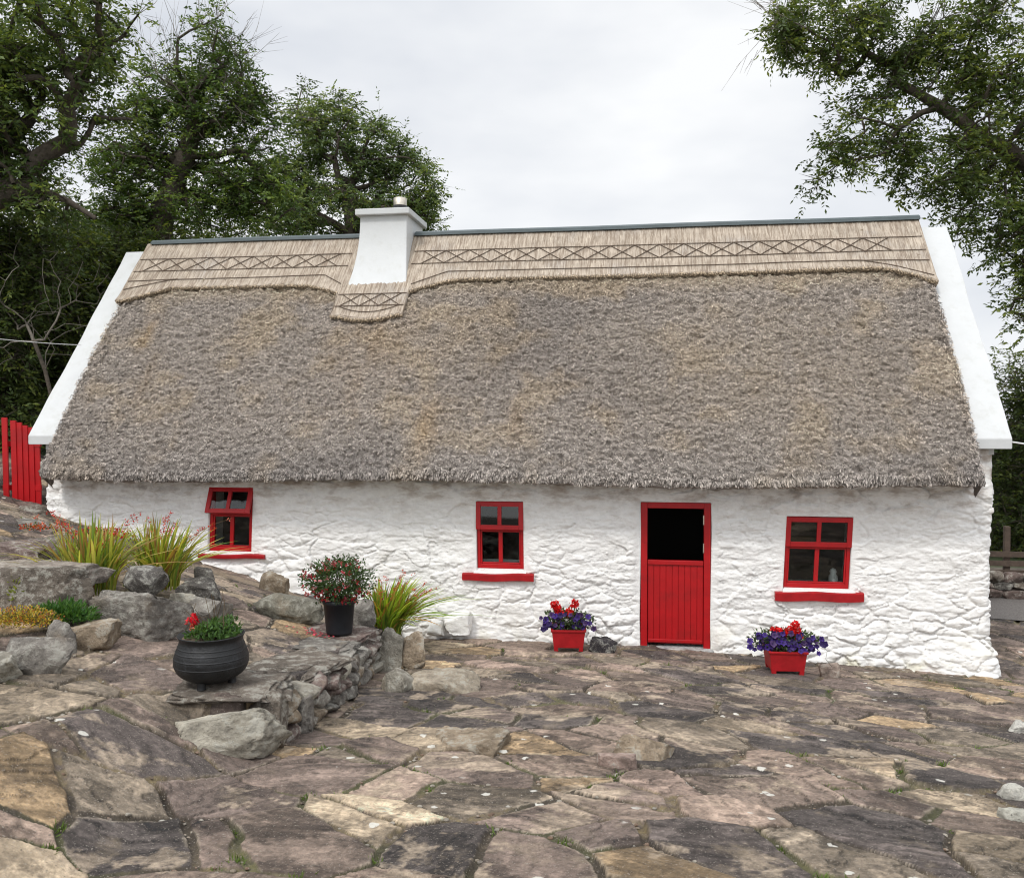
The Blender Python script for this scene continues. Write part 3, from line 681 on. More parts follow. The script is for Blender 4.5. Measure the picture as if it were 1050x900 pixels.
# windows -----------------------------------------------------------
def bar(mb, x0, x1, z0, z1, y0, y1): mb.box((x0, y0, z0), (x1, y1, z1))
def window(o, vent, sill, yf=.055, lab=None):
    x0, x1, z0, z1 = o['x0']+.004, o['x1']-.004, o['zf'], o['z1']-.006; xc = (x0+x1)/2; zc = (o['z0']+o['z1'])/2
    SH = lambda V: np.column_stack([V[:, 0]+o['sh']*(V[:, 2]-zc), V[:, 1], V[:, 2]])
    H = z1-z0; tz = z1-H*.40; fw = .042
    mb = MB()
    for a, b, c, d in ((x0, x0+fw, z0, z1), (x1-fw, x1, z0, z1), (x0+fw, x1-fw, z1-fw, z1), (x0+fw, x1-fw, z0, z0+.06), (x0+fw, x1-fw, tz-.03, tz+.012)):
        mb.box((a, yf, c), (b, yf+.075, d), M=SH)
    fr = mb.build('window', M['red'], COT); bevel(fr, .005)
    if lab: fr['label'] = lab
    # lower glazing frame with a middle bar
    mb = MB(); a, b, c, d = x0+fw, x1-fw, z0+.06, tz-.03; g = .022
    for q in ((a, a+g, c, d), (b-g, b, c, d), (a+g, b-g, c, c+g), (a+g, b-g, d-g, d), (xc-.028, xc+.028, c+g, d-g)):
        mb.box((q[0]+.001, yf+.012, q[2]+.001), (q[1]-.001, yf+.055, q[3]-.001), M=SH)
    bevel(mb.build('lower_sash', M['red'], fr), .004)
    mb = MB(); mb.box((a+g*.5, yf+.03, c+g*.5), (xc-.01, yf+.034, d-g*.5), M=SH); mb.build('pane', M['glass'], fr)
    mb = MB(); mb.box((xc+.01, yf+.03, c+g*.5), (b-g*.5, yf+.034, d-g*.5), M=SH); mb.build('pane', M['glass'], fr)
    # top-hung vent, tilted out by 'vent' radians
    a, b, c, d = x0-.004, x1+.004, tz-.015, z1-.004; hz = d
    ca, sa = math.cos(vent), math.sin(vent)
    def T(V):
        V = SH(V); dz = V[:, 2]-hz; dy = V[:, 1]-yf
        return np.column_stack([V[:, 0], yf+dy*ca+dz*sa, hz+dz*ca-dy*sa])
    g = .062; mb = MB(); y0, y1 = yf-.045, yf-.004
    for q in ((a, a+g, c, d), (b-g, b, c, d), (a+g, b-g, c, c+g), (a+g, b-g, d-g, d), (xc-.026, xc+.026, c+g, d-g)):
        mb.box((q[0], y0, q[2]), (q[1], y1, q[3]), M=T)
    bevel(mb.build('vent_sash', M['red'], fr), .004)
    mb = MB(); mb.box((a+g*.6, yf-.03, c+g*.6), (xc-.01, yf-.026, d-g*.6), M=T); mb.build('vent_pane', M['glass'], fr)
    mb = MB(); mb.box((xc+.01, yf-.03, c+g*.6), (b-g*.6, yf-.026, d-g*.6), M=T); mb.build('vent_pane', M['glass'], fr)
    # white weathered slope and red sill
    s0, s1, st, sb = sill
    mb = MB(); tilt = (s1-s0)*.0
    V = np.array([[o['x0']-.03, -.045, st+.003], [o['x1']+.05, -.045, st+.003], [o['x1']-.002, yf+.02, z0+.004], [o['x0']+.002, yf+.02, z0+.004],
                  [o['x0']-.03, -.045, st-.03], [o['x1']+.05, -.045, st-.03], [o['x1'], .1, st-.03], [o['x0'], .1, st-.03]])
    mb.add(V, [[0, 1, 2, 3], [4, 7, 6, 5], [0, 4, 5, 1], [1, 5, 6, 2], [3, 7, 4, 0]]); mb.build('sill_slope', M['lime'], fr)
    mb = MB(); n = 14; q = np.linspace(s0, s1, n); V = []
    for x in q:
        z_ = (x-s0)/(s1-s0)*.012-.006+.006*math.sin(x*9+s0)
        for y, z in ((-.085, sb+.028), (-.09, st-.012), (-.075, st), (.03, st+.002), (.03, sb)): V.append((x, y, z+z_))
    V = np.array(V); F = [[i*5+j, i*5+(j+1) % 5, (i+1)*5+(j+1) % 5, (i+1)*5+j] for i in range(n-1) for j in range(5)]
    mb.add(V, F); mb.add(V, [[0, 1, 2], [0, 2, 3], [0, 3, 4]]); k = (n-1)*5; mb.add(V, [[k, k+2, k+1], [k, k+3, k+2], [k, k+4, k+3]])
    mb.build('sill', M['redsill'], fr)
    mb = MB(); mb.box((o['x0']+.01, yf+.08, z0-.02), (o['x1']-.01, .46, z0+.035)); mb.build('inner_sill', M['white'], fr)
    return fr
w1 = window(OPEN[0], .33, (-6.16, -5.19, 1.062, .985), lab='window with its top light propped open')
w2 = window(OPEN[1], .07, (-2.41, -1.455, .893, .775))
w3 = window(OPEN[3], 0, (1.61, 2.675, .768, .632), .055)
# white curtain hems just behind the lower panes
mb = MB(); mb.box((-2.2, .30, .98), (-1.63, .31, 1.03)); mb.build('curtain', M['ceramic'], w2)
# door --------------------------------------------------------------
def build_door():
    o = OPEN[2]; x0, x1, z1 = o['x0']+.004, o['x1']-.004, o['z1']-.006; fw = .085; y0 = .02
    mb = MB()
    for a, b, c, d in ((x0, x0+fw, -.03, z1), (x1-fw, x1, -.03, z1), (x0+fw, x1-fw, z1-.075, z1)): mb.box((a, y0, c), (b, y0+.09, d))
    fr = mb.build('door', M['red'], COT); bevel(fr, .006)
    zt = 1.06
    mb = MB(); a, b = x0+fw+.004, x1-fw-.004; nb = 9; wd = (b-a)/nb
    for i in range(nb):
        mb.box((a+i*wd+.003, .052, .03), (a+(i+1)*wd-.003, .085, zt))
    mb.box((a, .062, .03), (b, .09, zt))
    lf = mb.build('lower_leaf', M['red'], fr); bevel(lf, .003)
    mb = MB(); mb.box((a, .030, zt-.008), (b, .095, zt+.05)); bevel(mb.build('door_rail', M['red'], fr), .006); mb = MB(); mb.box((a+.004, .034, .045), (b-.004, .052, .085)); bevel(mb.build('weather_bar', M['red'], fr), .006)
    for z in (1.22, 1.58):
        mb = MB(); mb.box((b-.008, .014, z), (b+.006, .02, z+.12)); mb.build('hinge', M['steel'], fr)
    mb = MB(); mb.box((x0-.06, -.07, -.10), (x1+.04, .3, -.012)); bevel(mb.build('threshold', M['rock'], fr), .02)
build_door()
# ceramic figure on the inside sill of the right window
mb = MB(); mb.lathe([(0, 0), (.055, 0), (.06, .04), (.052, .09), (.036, .115), (.044, .145), (.032, .175), (0, .19)], 20, (2.35, .145, .858)); o = mb.build('ornament', M['ceramic'], smooth=True)
tag(o, 'small white ceramic ornament on the inner sill of the window right of the door', 'ornament')

# ------------------------------------------------------------------ rocks
def ico(sub):
    bm = bmesh.new(); bmesh.ops.create_icosphere(bm, subdivisions=sub, radius=1); V = np.array([v.co[:] for v in bm.verts]); F = np.array([[v.index for v in f.verts] for f in bm.faces]); bm.free(); return V, F
ICO = {k: ico(k) for k in (2, 3, 4, 5)}
def rock_geo(dim, seed, cuts=9, rough=.10, sub=4, rz=0, tilt=(0, 0), flat=0):
    g = np.random.default_rng(seed); V, F = ICO[sub]; V = V.copy()
    ax6 = np.vstack([np.eye(3), -np.eye(3)])
    for i in range(6+int(cuts*1.4)):
        n = ax6[i]+g.normal(0, .28, 3) if i < 6 else g.normal(size=3); n /= np.linalg.norm(n); d = g.uniform(.50, .68) if i < 6 else g.uniform(.55, .80)
        k = V@n; V = V-np.where(k > d, k-d, 0)[:, None]*n
    if flat: V[:, 2] = np.where(V[:, 2] > flat, flat+(V[:, 2]-flat)*.1, V[:, 2])
    nrm = V/np.linalg.norm(V, axis=1)[:, None]
    V = V*(1.22+0.75*rough*fbm3(V*1.7+seed % 17, seed, 6, .62))[:, None]
    ck = 1-np.abs(fbm3(V*np.array([1.6, 1.6, 3.2])+seed % 11, seed+1, 4, .6)); V = V*(1-.10*np.clip(ck-.90, 0, 1)/.1)[:, None]
    V = V-(V.max(0)+V.min(0))/2; V = V/V.max(0)
    V = V*np.array(dim)/2
    V += nrm*(.022*fbm3(V*11+seed % 13, seed+3, 5, .65))[:, None]
    a = R(rz); ca, sa = math.cos(a), math.sin(a)
    Rm = np.array(Matrix.Rotation(R(tilt[0]), 3, 'X') @ Matrix.Rotation(R(tilt[1]), 3, 'Y'))
    V = V@Rm.T; V = V@np.array([[ca, sa, 0], [-sa, ca, 0], [0, 0, 1]])
    return V, F
def rock_col(V, base, seed):
    b = np.array(base); m = fbm3(V*2.5+seed, seed+9, 4)[:, None]; return (b*(1+.6*m)).clip(.02, .7)
GREY = (.225, .205, .18); DK = (.11, .10, .09); BRN = (.17, .142, .115); PALE = (.36, .33, .27); PUR = (.18, .132, .115); TAN = (.30, .235, .165)
def rock(px0, px1, py0, py1, label, base=GREY, seed=1, name='boulder', thick=1.0, dz=0, gy=None, cat='rock', group=None, dep=None, **kw):
    """a rock whose outline fills px0..px1 x py0..py1 of the photo, standing on the ground"""
    pc = (px0+px1)/2; g = G(pc, gy if gy else py1-1)
    a = R(YAW); d = (g[0]-CAMLOC[0])*-math.sin(a)+(g[1]-CAMLOC[1])*math.cos(a)
    W = (px1-px0)/FPX*d; T_ = W*.7*thick; d += T_*.45
    if dep: d = dep
    W = (px1-px0)/FPX*d*1.05; 
    top = P(pc, py0, d)[2]; bot = P(pc, py1, d-T_*.4)[2]-.06
    Hh = (top-bot)*1.04
    c = P(pc, 430, d); c[2] = (top+bot)/2+dz
    V, F = rock_geo((W, T_*1.05, Hh), seed, **kw)
    C = rock_col(V, base, seed)
    o = mesh_np(name, V, F, M['rock'], None, C); o.location = c
    if base[0] > .7: o.data.materials[0] = M['lime']
    tag(o, label, cat, group); return o
rock(-12, 96, 582, 642, 'large square brownish boulder at the left edge behind the yellow stonecrop', BRN, 3, thick=.8, sub=5, cuts=6)
rock(98, 192, 604, 659, 'big pale grey boulder just left of the iron cauldron, below the lily leaves', GREY, 5, sub=5, cuts=8, thick=.9)
rock(168, 232, 612, 648, 'rough grey boulder right behind the iron cauldron, between pale boulder and paving', GREY, 8, sub=4)
rock(184, 231, 592, 620, 'dark smooth boulder below the left window, behind the cauldron', DK, 11, gy=634)
rock(199, 222, 581, 600, 'small dark rounded boulder topmost of the heap below the left window', DK, 12, gy=628)
rock(126, 168, 582, 612, 'dark grey boulder between the two left tufts of lily leaves', DK, 14, gy=645)
rock(172, 208, 609, 628, 'pale lichened stone on top of the rough grey boulder', PALE, 15, gy=642, thick=.6)
rock(68, 120, 637, 668, 'yellowish lichened boulder beside the green fern in the rockery', TAN, 17)
rock(44, 74, 638, 668, 'small upright grey stone behind the angular block at left', GREY, 18, cuts=12, gy=672)
rock(-6, 72, 654, 698, 'angular grey block with flat top at the left edge, lowest of the rockery', GREY, 21, cuts=14, rough=.05, thick=.8)
rock(-30, 17, 672, 702, 'light stone cut off by the left edge of the picture', PALE, 22)
rock(266, 295, 586, 609, 'lone beige boulder against the white wall right of the left window', TAN, 25, rough=.08)
rock(262, 332, 608, 640, 'low pointed greenish slab between the lone wall boulder and the shrub pot', (.21, .2, .16), 26, cuts=10, thick=.9)
rock(362, 387, 616, 641, 'small grey block right beside the black plastic pot', GREY, 27, cuts=12, gy=655)
rock(414, 444, 610, 650, 'brown rounded boulder right of the arching lily clump near the wall', BRN, 28, gy=650)
rock(384, 414, 646, 692, 'tall grey slab leaning against the terrace edge', PALE, 31, cuts=14, thick=.5, rough=.05, tilt=(-14, 8), gy=690)
rock(410, 436, 650, 688, 'tan slab leaning below the lily clump', TAN, 32, cuts=12, thick=.5, tilt=(-12, -8), gy=690)
rock(388, 424, 686, 712, 'rough pale stone at the foot of the leaning slab', PALE, 33, cuts=10)
rock(420, 492, 685, 712, 'low light mound of bare rock beside the terrace foot', (.40, .34, .26), 34, cuts=5, thick=1.0, dz=-.07)
rock(430, 520, 728, 775, 'domed pale stone with yellow lichen in the middle of the paving', TAN, 36, cuts=0, thick=1.2, dz=-.17, sub=5, rough=.05)
rock(628, 692, 747, 785, 'pointed tan stone standing proud of the paving right of centre', TAN, 37, cuts=9, dz=-.05)
rock(612, 654, 770, 792, 'small pinkish stone at the foot of the pointed tan stone', (.34, .25, .21), 38, cuts=9, dz=-.03)
rock(453, 483, 627, 647, 'whitewashed round stone at the foot of the wall below the middle window', (.74, .73, .70), 41, cuts=3, dep=11.55, thick=.9)
rock(438, 456, 636, 650, 'smaller whitewashed stone left of the round one at the wall foot', (.72, .71, .68), 42, cuts=3, dep=11.55, thick=.9)
rock(842, 862, 680, 696, 'small round pinkish stone on the paving right of the right flower box', (.38, .30, .25), 43, cuts=3)
rock(604, 633, 655, 672, 'dark slate lump beside the flower box near the door', (.035, .03, .034), 44, cuts=12, thick=.7)
rock(1030, 1056, 808, 824, 'white stone at the right edge of the picture, upper of two', (.55, .53, .47), 45, cuts=8)
rock(1032, 1062, 834, 848, 'white stone at the right edge of the picture, lower of two', (.52, .5, .43), 46, cuts=8)
rock(1036, 1060, 742, 754, 'small pale stone farthest up the right edge of the paving', (.52, .5, .45), 47, cuts=6)
# ledges of the upper left path
rock(-60, 100, 578, 606, 'long flat ledge stone behind the square boulder at left', (.33, .28, .24), 51, cuts=10, thick=.7, flat=.7, dep=7.7)
rock(-40, 62, 556, 582, 'flat purple-brown ledge stone in the middle of the upper path', PUR, 52, cuts=10, thick=.9, flat=.6, dep=9.3)
rock(30, 108, 548, 572, 'brown ledge stone beside the wall corner', BRN, 53, cuts=10, thick=.8, flat=.6, dep=9.8)
rock(-40, 48, 534, 556, 'grey ledge stone nearest the red gate', GREY, 54, cuts=10, thick=.8, flat=.6, dep=11.0)
rock(12, 50, 518, 536, 'brown stone step right under the red gate', BRN, 55, cuts=12, thick=1.0, flat=.6, dep=12.2)

# retaining wall of the terrace -------------------------------------
RW = empty('retaining_wall', (-2.7, -4.2, .5))
tag(RW, 'low dry stone retaining wall with flat capstones under the two black pots', 'stone wall')
def build_retaining():
    mb = MB(); g = np.random.default_rng(99)
    path = [(-2.60, -5.72), (-2.56, -5.3), (-2.62, -4.3), (-2.80, -2.7), (-2.95, -2.0)]
    pth = np.array(path); d = np.concatenate([[0], np.cumsum(np.hypot(*np.diff(pth, axis=0).T))])
    k = 0
    for course in range(3):
        q = .1+g.uniform(0, .1)
        while q < d[-1]:
            L_ = g.uniform(.14, .38); x = np.interp(q+L_/2, d, pth[:, 0]); y = np.interp(q+L_/2, d, pth[:, 1])
            gz = float(hground(x+.25, y)); top = float(hground(x-.3, y)); H_ = (top-gz-.04)/3
            V, F = rock_geo((.26, L_*1.12, H_*1.15), 500+k, cuts=11, rough=.10, sub=3, rz=g.uniform(-14, 14), tilt=(g.uniform(-14, 14), g.uniform(-8, 14)))
            c = [PALE, GREY, PUR, BRN, GREY, TAN, DK][g.integers(7)]
            mb.add(V+np.array([x-.02-g.uniform(0, .05), y, gz+H_*(course+.36)]), F, rock_col(V, c, k)); q += L_; k += 1
    mb.build('rubble', M['rock'], RW, True)
    # capstones
    def cap(px0, px1, py0, py1, seed, base, z=0, rz=0, th=.09, dd=None):
        pc = (px0+px1)/2; p1 = G(pc, py1, .02) if dd is None else P(pc, py1, dd); a = R(YAW); d_ = (p1[0])*-math.sin(a)+(p1[1]+11.45)*math.cos(a)
        W = (px1-px0)/FPX*d_; p0 = G(pc, py0)
        dep = min(1.2, max(.45, np.hypot(*(p0-p1)[:2])))
        V, F = rock_geo((W*1.05, dep*1.15, th), seed, cuts=8, rough=.06, sub=5, rz=YAW+rz, flat=.75)
        C = rock_col(V, base, seed); c = (p0+p1)/2; c[2] = float(hground(p1[0]-.25, p1[1]+.3))+.01+z
        mb = MB(); mb.add(V+c, F, C); mb.build('capstone', M['rock'], RW, True)
    for k_, (x, y, w_, l_, rz_, b_) in enumerate(((-3.0, -5.55, 1.0, .85, 12, BRN), (-2.86, -4.45, .70, 1.0, -6, BRN), (-2.98, -3.55, .62, .9, 10, GREY), (-3.10, -2.85, .75, .70, -15, PUR))):
        V, F = rock_geo((w_, l_, .12), 700+k_, cuts=8, rough=.05, sub=5, rz=rz_, flat=.7)
        mb = MB(); z = float(hground(x-.25, y+.15))+.0; mb.add(V+np.array([x, y, z]), F, rock_col(V, b_, 700+k_)); mb.build('capstone', M['rock'], RW, True)
    for k_, (px0, px1, py0, py1, b_, rz_) in enumerate(((162, 296, 730, 776, (.46, .42, .34), 8), (246, 296, 712, 770, BRN, 25), (288, 322, 712, 752, GREY, 0), (304, 348, 694, 730, GREY, 15))):
        pc = (px0+px1)/2; g_ = G(pc, py1); dd = -math.sin(R(YAW))*g_[0]+math.cos(R(YAW))*(g_[1]+11.45)+.12
        W = (px1-px0)/FPX*dd; top = P(pc, py0, dd)[2]; bot = P(pc, py1, dd)[2]-.05; c = P(pc, 430, dd); c[2] = (top+bot)/2
        V, F = rock_geo((W, .34, (top-bot)), 740+k_, cuts=10, rough=.07, sub=5, rz=YAW+rz_, tilt=(-18, 0))
        mb = MB(); mb.add(V+c, F, rock_col(V, b_, 740+k_)); mb.build('facing_stone', M['rock'], RW, True)
build_retaining()

# ------------------------------------------------------------------ foliage helpers
def leaves(mb, C, D, ln, wd, col, nrm=None):
    """diamond leaves: centres C (n,3), directions D (n,3)"""
    n = len(C); D = D/(np.linalg.norm(D, axis=1)[:, None]+1e-9)
    if nrm is None: nrm = rng.normal(size=(n, 3))+np.array([0, 0, .9])
    Sd = np.cross(D, nrm); Sd /= np.linalg.norm(Sd, axis=1)[:, None]+1e-9
    ln = np.broadcast_to(ln, (n,))[:, None]; wd = np.broadcast_to(wd, (n,))[:, None]
    V = np.stack([C, C+D*ln*.45+Sd*wd/2, C+D*ln, C+D*ln*.45-Sd*wd/2], 1)
    mb.add(V.reshape(-1, 3), np.arange(4*n).reshape(-1, 4), np.repeat(np.broadcast_to(col, (n, 3)), 4, 0))
def blades(mb, org, n, L0, L1, w, spread, cols, seed, lean=(0, 0), rad=.08):
    g = np.random.default_rng(seed); m = 7
    for i in range(n):
        az = g.uniform(0, 2*math.pi); L_ = g.uniform(L0, L1); out = abs(g.normal(0, spread)); r0 = rad*math.sqrt(g.uniform(0, 1)); a2 = az+g.normal(0, .5)
        b = np.array(org)+np.array([math.cos(az)*r0, math.sin(az)*r0, 0]); dx, dy = math.cos(a2)*out+lean[0], math.sin(a2)*out+lean[1]
        t = np.linspace(0, 1, m); h = L_*(t-.22*min(1.6, math.hypot(dx, dy))*t**2.4*1.6)
        pts = b+np.stack([dx*L_*t**1.7, dy*L_*t**1.7, h], -1)
        sd = np.array([-math.sin(a2), math.cos(a2), 0])*math.cos(g.uniform(0, 1))+np.array([0, 0, .2]); ww = w*g.uniform(.6, 1.1)*np.sin(np.clip(t*.93+.07, 0, 1)*math.pi)**.6*.5; ww[-1] = .0006
        V = np.stack([pts-sd*ww[:, None], pts+sd*ww[:, None]], 1).reshape(-1, 3); q = np.arange(m-1)*2
        c = np.array(cols[g.integers(len(cols))])*g.uniform(.75, 1.25)
        tipc = np.array((.30, .17, .05)) if g.uniform() < .14 else c
        cc = c[None]*(1-t[:, None]**3)+tipc[None]*t[:, None]**3
        mb.add(V, np.stack([q, q+1, q+3, q+2], -1), np.repeat(cc, 2, 0))
def flower5(mb, c, nrm, r, col, eye=None, n=5):
    nrm = np.array(nrm, float); nrm /= np.linalg.norm(nrm); a = np.cross(nrm, [.3, .2, 1]); a /= np.linalg.norm(a); b = np.cross(nrm, a); V = [c-nrm*r*.35]
    m = n*3
    for i in range(m):
        th = i*2*math.pi/m; rr = r*(1 if i % 3 else .78)*random.uniform(.9, 1.05); V.append(c+a*math.cos(th)*rr+b*math.sin(th)*rr+nrm*r*random.uniform(-.05, .1))
    cc = np.array([eye if eye is not None else col]+[np.array(col)*random.uniform(.8, 1.15) for _ in range(m)])
    mb.add(np.array(V), [[0, 1+i, 1+(i+1) % m] for i in range(m)], cc)
def petals(mb, c, r, n, col, g, sz=.012):
    u = g.normal(size=(n, 3)); u /= np.linalg.norm(u, axis=1)[:, None]; C = np.array(c)+u*r*g.uniform(.5, 1, (n, 1))
    leaves(mb, C, u+g.normal(0, .9, (n, 3)), sz*g.uniform(.7, 1.3, n), sz*.9, np.array(col)*g.uniform(.65, 1.25, (n, 1)), nrm=u)

# crocosmia clumps
def lily(px, py, label, seed, n, L_, lean, fl, group='montbretia clumps with red flowers', rad=.1, dz=0, dep=None, cols=None):
    p = G(px, py) if dep is None else P(px, py, dep); p[2] += dz; root = empty('lily_clump', p); tag(root, label, 'plant', group)
    cols = cols or [(.30, .36, .05), (.22, .30, .04), (.38, .40, .08), (.14, .22, .04), (.45, .42, .12), (.30, .18, .06)]
    mb = MB(); blades(mb, p, n, L_*.55, L_, .031, .55, cols, seed, lean, rad); mb.build('leaves', M['leaf'], root, True)
    g = np.random.default_rng(seed+1); ms = MB(); mf = MB()
    for i in range(fl):
        a = g.uniform(0, 6.28); out = g.uniform(.15, .75); ll = L_*g.uniform(.85, 1.25); t = np.linspace(0, 1, 9)
        pts = p+np.stack([(math.cos(a)*out+lean[0]*1.1)*ll*t**1.8, (math.sin(a)*out*.6+lean[1])*ll*t**1.8, ll*(t-.20*t**3)], -1)
        ms.tube(pts, .0018, 4, (.16, .10, .05), cap=False)
        for k in range(g.integers(6, 13)):
            tt = g.uniform(.68, 1.0); q = np.array([np.interp(tt, t, pts[:, j]) for j in range(3)])+g.normal(0, .012, 3)
            petals(mf, q, .010, 4, (.50, .035, .02) if g.uniform() < .7 else (.60, .16, .10), g, .017)
    ms.build('flower_stems', M['leaf'], root, True); mf.build('flowers', M['petal'], root)
    return root
lily(90, 617, 'yellow-green lily clump with red flowers left among the rockery boulders', 61, 250, .78, (0, 0), 9, rad=.22, dz=.08)
lily(163, 612, 'yellow-green lily clump with red flowers in front of the left window', 62, 230, .82, (.12, 0), 11, rad=.18, dz=.08)
lily(396, 652, 'arching green lily clump between the plastic pot and the brown boulder', 63, 420, .84, (.22, -.12), 14, rad=.17, dz=-.02, cols=[(.28, .42, .04), (.22, .34, .04), (.36, .46, .08), (.14, .24, .04), (.40, .22, .06)])
# yellow stonecrop and fern
def cushion(px, py, name, label, cat, W, H_, n, col, sz, seed, wdt=.6, dz=0):
    p = G(px, py); p[2] += dz; g = np.random.default_rng(seed); mb = MB(); u = g.normal(size=(n, 3)); u /= np.linalg.norm(u, axis=1)[:, None]; u[:, 2] = abs(u[:, 2])
    C = u*np.array([W/2, W*.3, H_])*g.uniform(.3, 1, (n, 1)); C = C*(1+.4*fbm3(C*6, seed))[:, None]
    leaves(mb, C, u+g.normal(0, .5, (n, 3))+np.array([0, 0, .4]), sz*g.uniform(.6, 1.3, n), sz*wdt, np.array(col)[g.integers(len(col), size=n)]*g.uniform(.7, 1.2, (n, 1)))
    o = mb.build(name, M['leaf']); o.location = p; tag(o, label, cat); return o
cushion(20, 655, 'stonecrop', 'mat of yellow and orange stonecrop at the left edge among boulders', 'plant', .75, .12, 2400, [(.45, .33, .04), (.45, .18, .06), (.20, .20, .05), (.5, .40, .07), (.12, .10, .05)], .022, 71, dz=.12)
cushion(62, 650, 'fern', 'low green fern between the square boulder and the lichened one', 'plant', .55, .16, 1500, [(.05, .13, .03), (.08, .17, .04)], .055, 72, .3, dz=.10)
cushion(14, 632, 'seedling', 'small yellow-green shoot against the square boulder', 'plant', .14, .22, 160, [(.22, .26, .05)], .05, 73, .4, dz=.12)
cushion(35, 552, 'red_flowers', 'low patch of orange-red flowers on the ledge by the gate', 'plant', .42, .07, 220, [(.45, .06, .03), (.5, .12, .05), (.08, .10, .03)], .024, 74, .8, dz=.10)
cushion(103, 562, 'red_flowers', 'red flowers crowding behind the left lily clump', 'plant', .85, .12, 900, [(.50, .04, .03), (.55, .10, .05), (.10, .12, .04)], .03, 75, .8, dz=.12)

def litter(px, py, W, n, label, seed):
    p = G(px, py); g = np.random.default_rng(seed); x = g.normal(0, W/2, n); y = g.normal(0, W/2.5, n); z = hground(p[0]+x, p[1]+y)+.05
    mb = MB(); leaves(mb, np.stack([p[0]+x, p[1]+y, z], -1), np.column_stack([g.normal(size=(n, 2)), g.normal(0, .15, n)]), .03, .022, np.array((.55, .07, .10))*g.uniform(.5, 1.2, (n, 1)), nrm=np.tile([0, 0, 1.], (n, 1))+g.normal(0, .3, (n, 3)))
    o = mb.build('fallen_petals', M['petal']); tag(o, label, 'petals', kind='stuff')
litter(322, 655, .22, 70, 'pink petals fallen left of the plastic pot', 81)

# ------------------------------------------------------------------ pots
def shrub(mbL, mbF, mbS, c, rad, n, g, lc, fcs, nf, lsz=.035, fr=.018):
    u = g.normal(size=(n, 3)); u /= np.linalg.norm(u, axis=1)[:, None]
    rr = g.uniform(.25, 1, n)**.6; C = c+u*rr[:, None]*np.array(rad)*(1+.9*fbm3(u*2.4, 5)[:, None]); ok = C[:, 2] > c[2]-rad[2]*.75; C = C[ok]; u = u[ok]
    leaves(mbL, C, u+g.normal(0, .8, C.shape)+[0, 0, -.1], lsz*g.uniform(.6, 1.3, len(C)), lsz*.5, np.array(lc)*g.uniform(.55, 1.5, (len(C), 1)))
    for k in range(26):
        v = g.normal(size=3); v[2] = abs(v[2]); v /= np.linalg.norm(v); e_ = c+v*np.array(rad)*g.uniform(.7, 1.1); b = c-np.array([0, 0, rad[2]*.8])
        mbS.tube([b, (b+e_)/2+g.normal(0, .02, 3), e_], .0025, 4, (.07, .04, .03), cap=False)
# black plastic pot with fuchsia
def plastic_pot():
    p = G(347, 652); p = P(347, 652, 8.8); p[2] = float(hground(p[0], p[1]))+.06; root = empty('plant_pot', p); tag(root, 'tall black plastic pot with red-flowered shrub on the terrace edge', 'plant pot')
    mb = MB(); mb.lathe([(0, .0), (.125, 0), (.13, .02), (.155, .30), (.165, .30), (.168, .34), (.155, .345), (.15, .30), (0, .30)], 36, p); mb.build('pot', M['plastic'], root, True)
    g = np.random.default_rng(5); L_, F_, S_ = MB(), MB(), MB(); c = p+np.array([-.02, 0, .52])
    shrub(L_, F_, S_, c, (.33, .30, .25), 4600, g, (.05, .09, .03), None, 0)
    for k in range(70):
        v = g.normal(size=3); v /= np.linalg.norm(v); v[1] = -abs(v[1])*.8; q = c+v*np.array([.34, .30, .25])*g.uniform(.75, 1.08)
        petals(F_, q, .016, 8, [(.36, .02, .025), (.40, .06, .07), (.18, .02, .035), (.5, .2, .2)][g.integers(4)], g, .028)
    S_.build('stems', M['leaf'], root); L_.build('leaves', M['leaf'], root); F_.build('flowers', M['petal'], root)
plastic_pot()
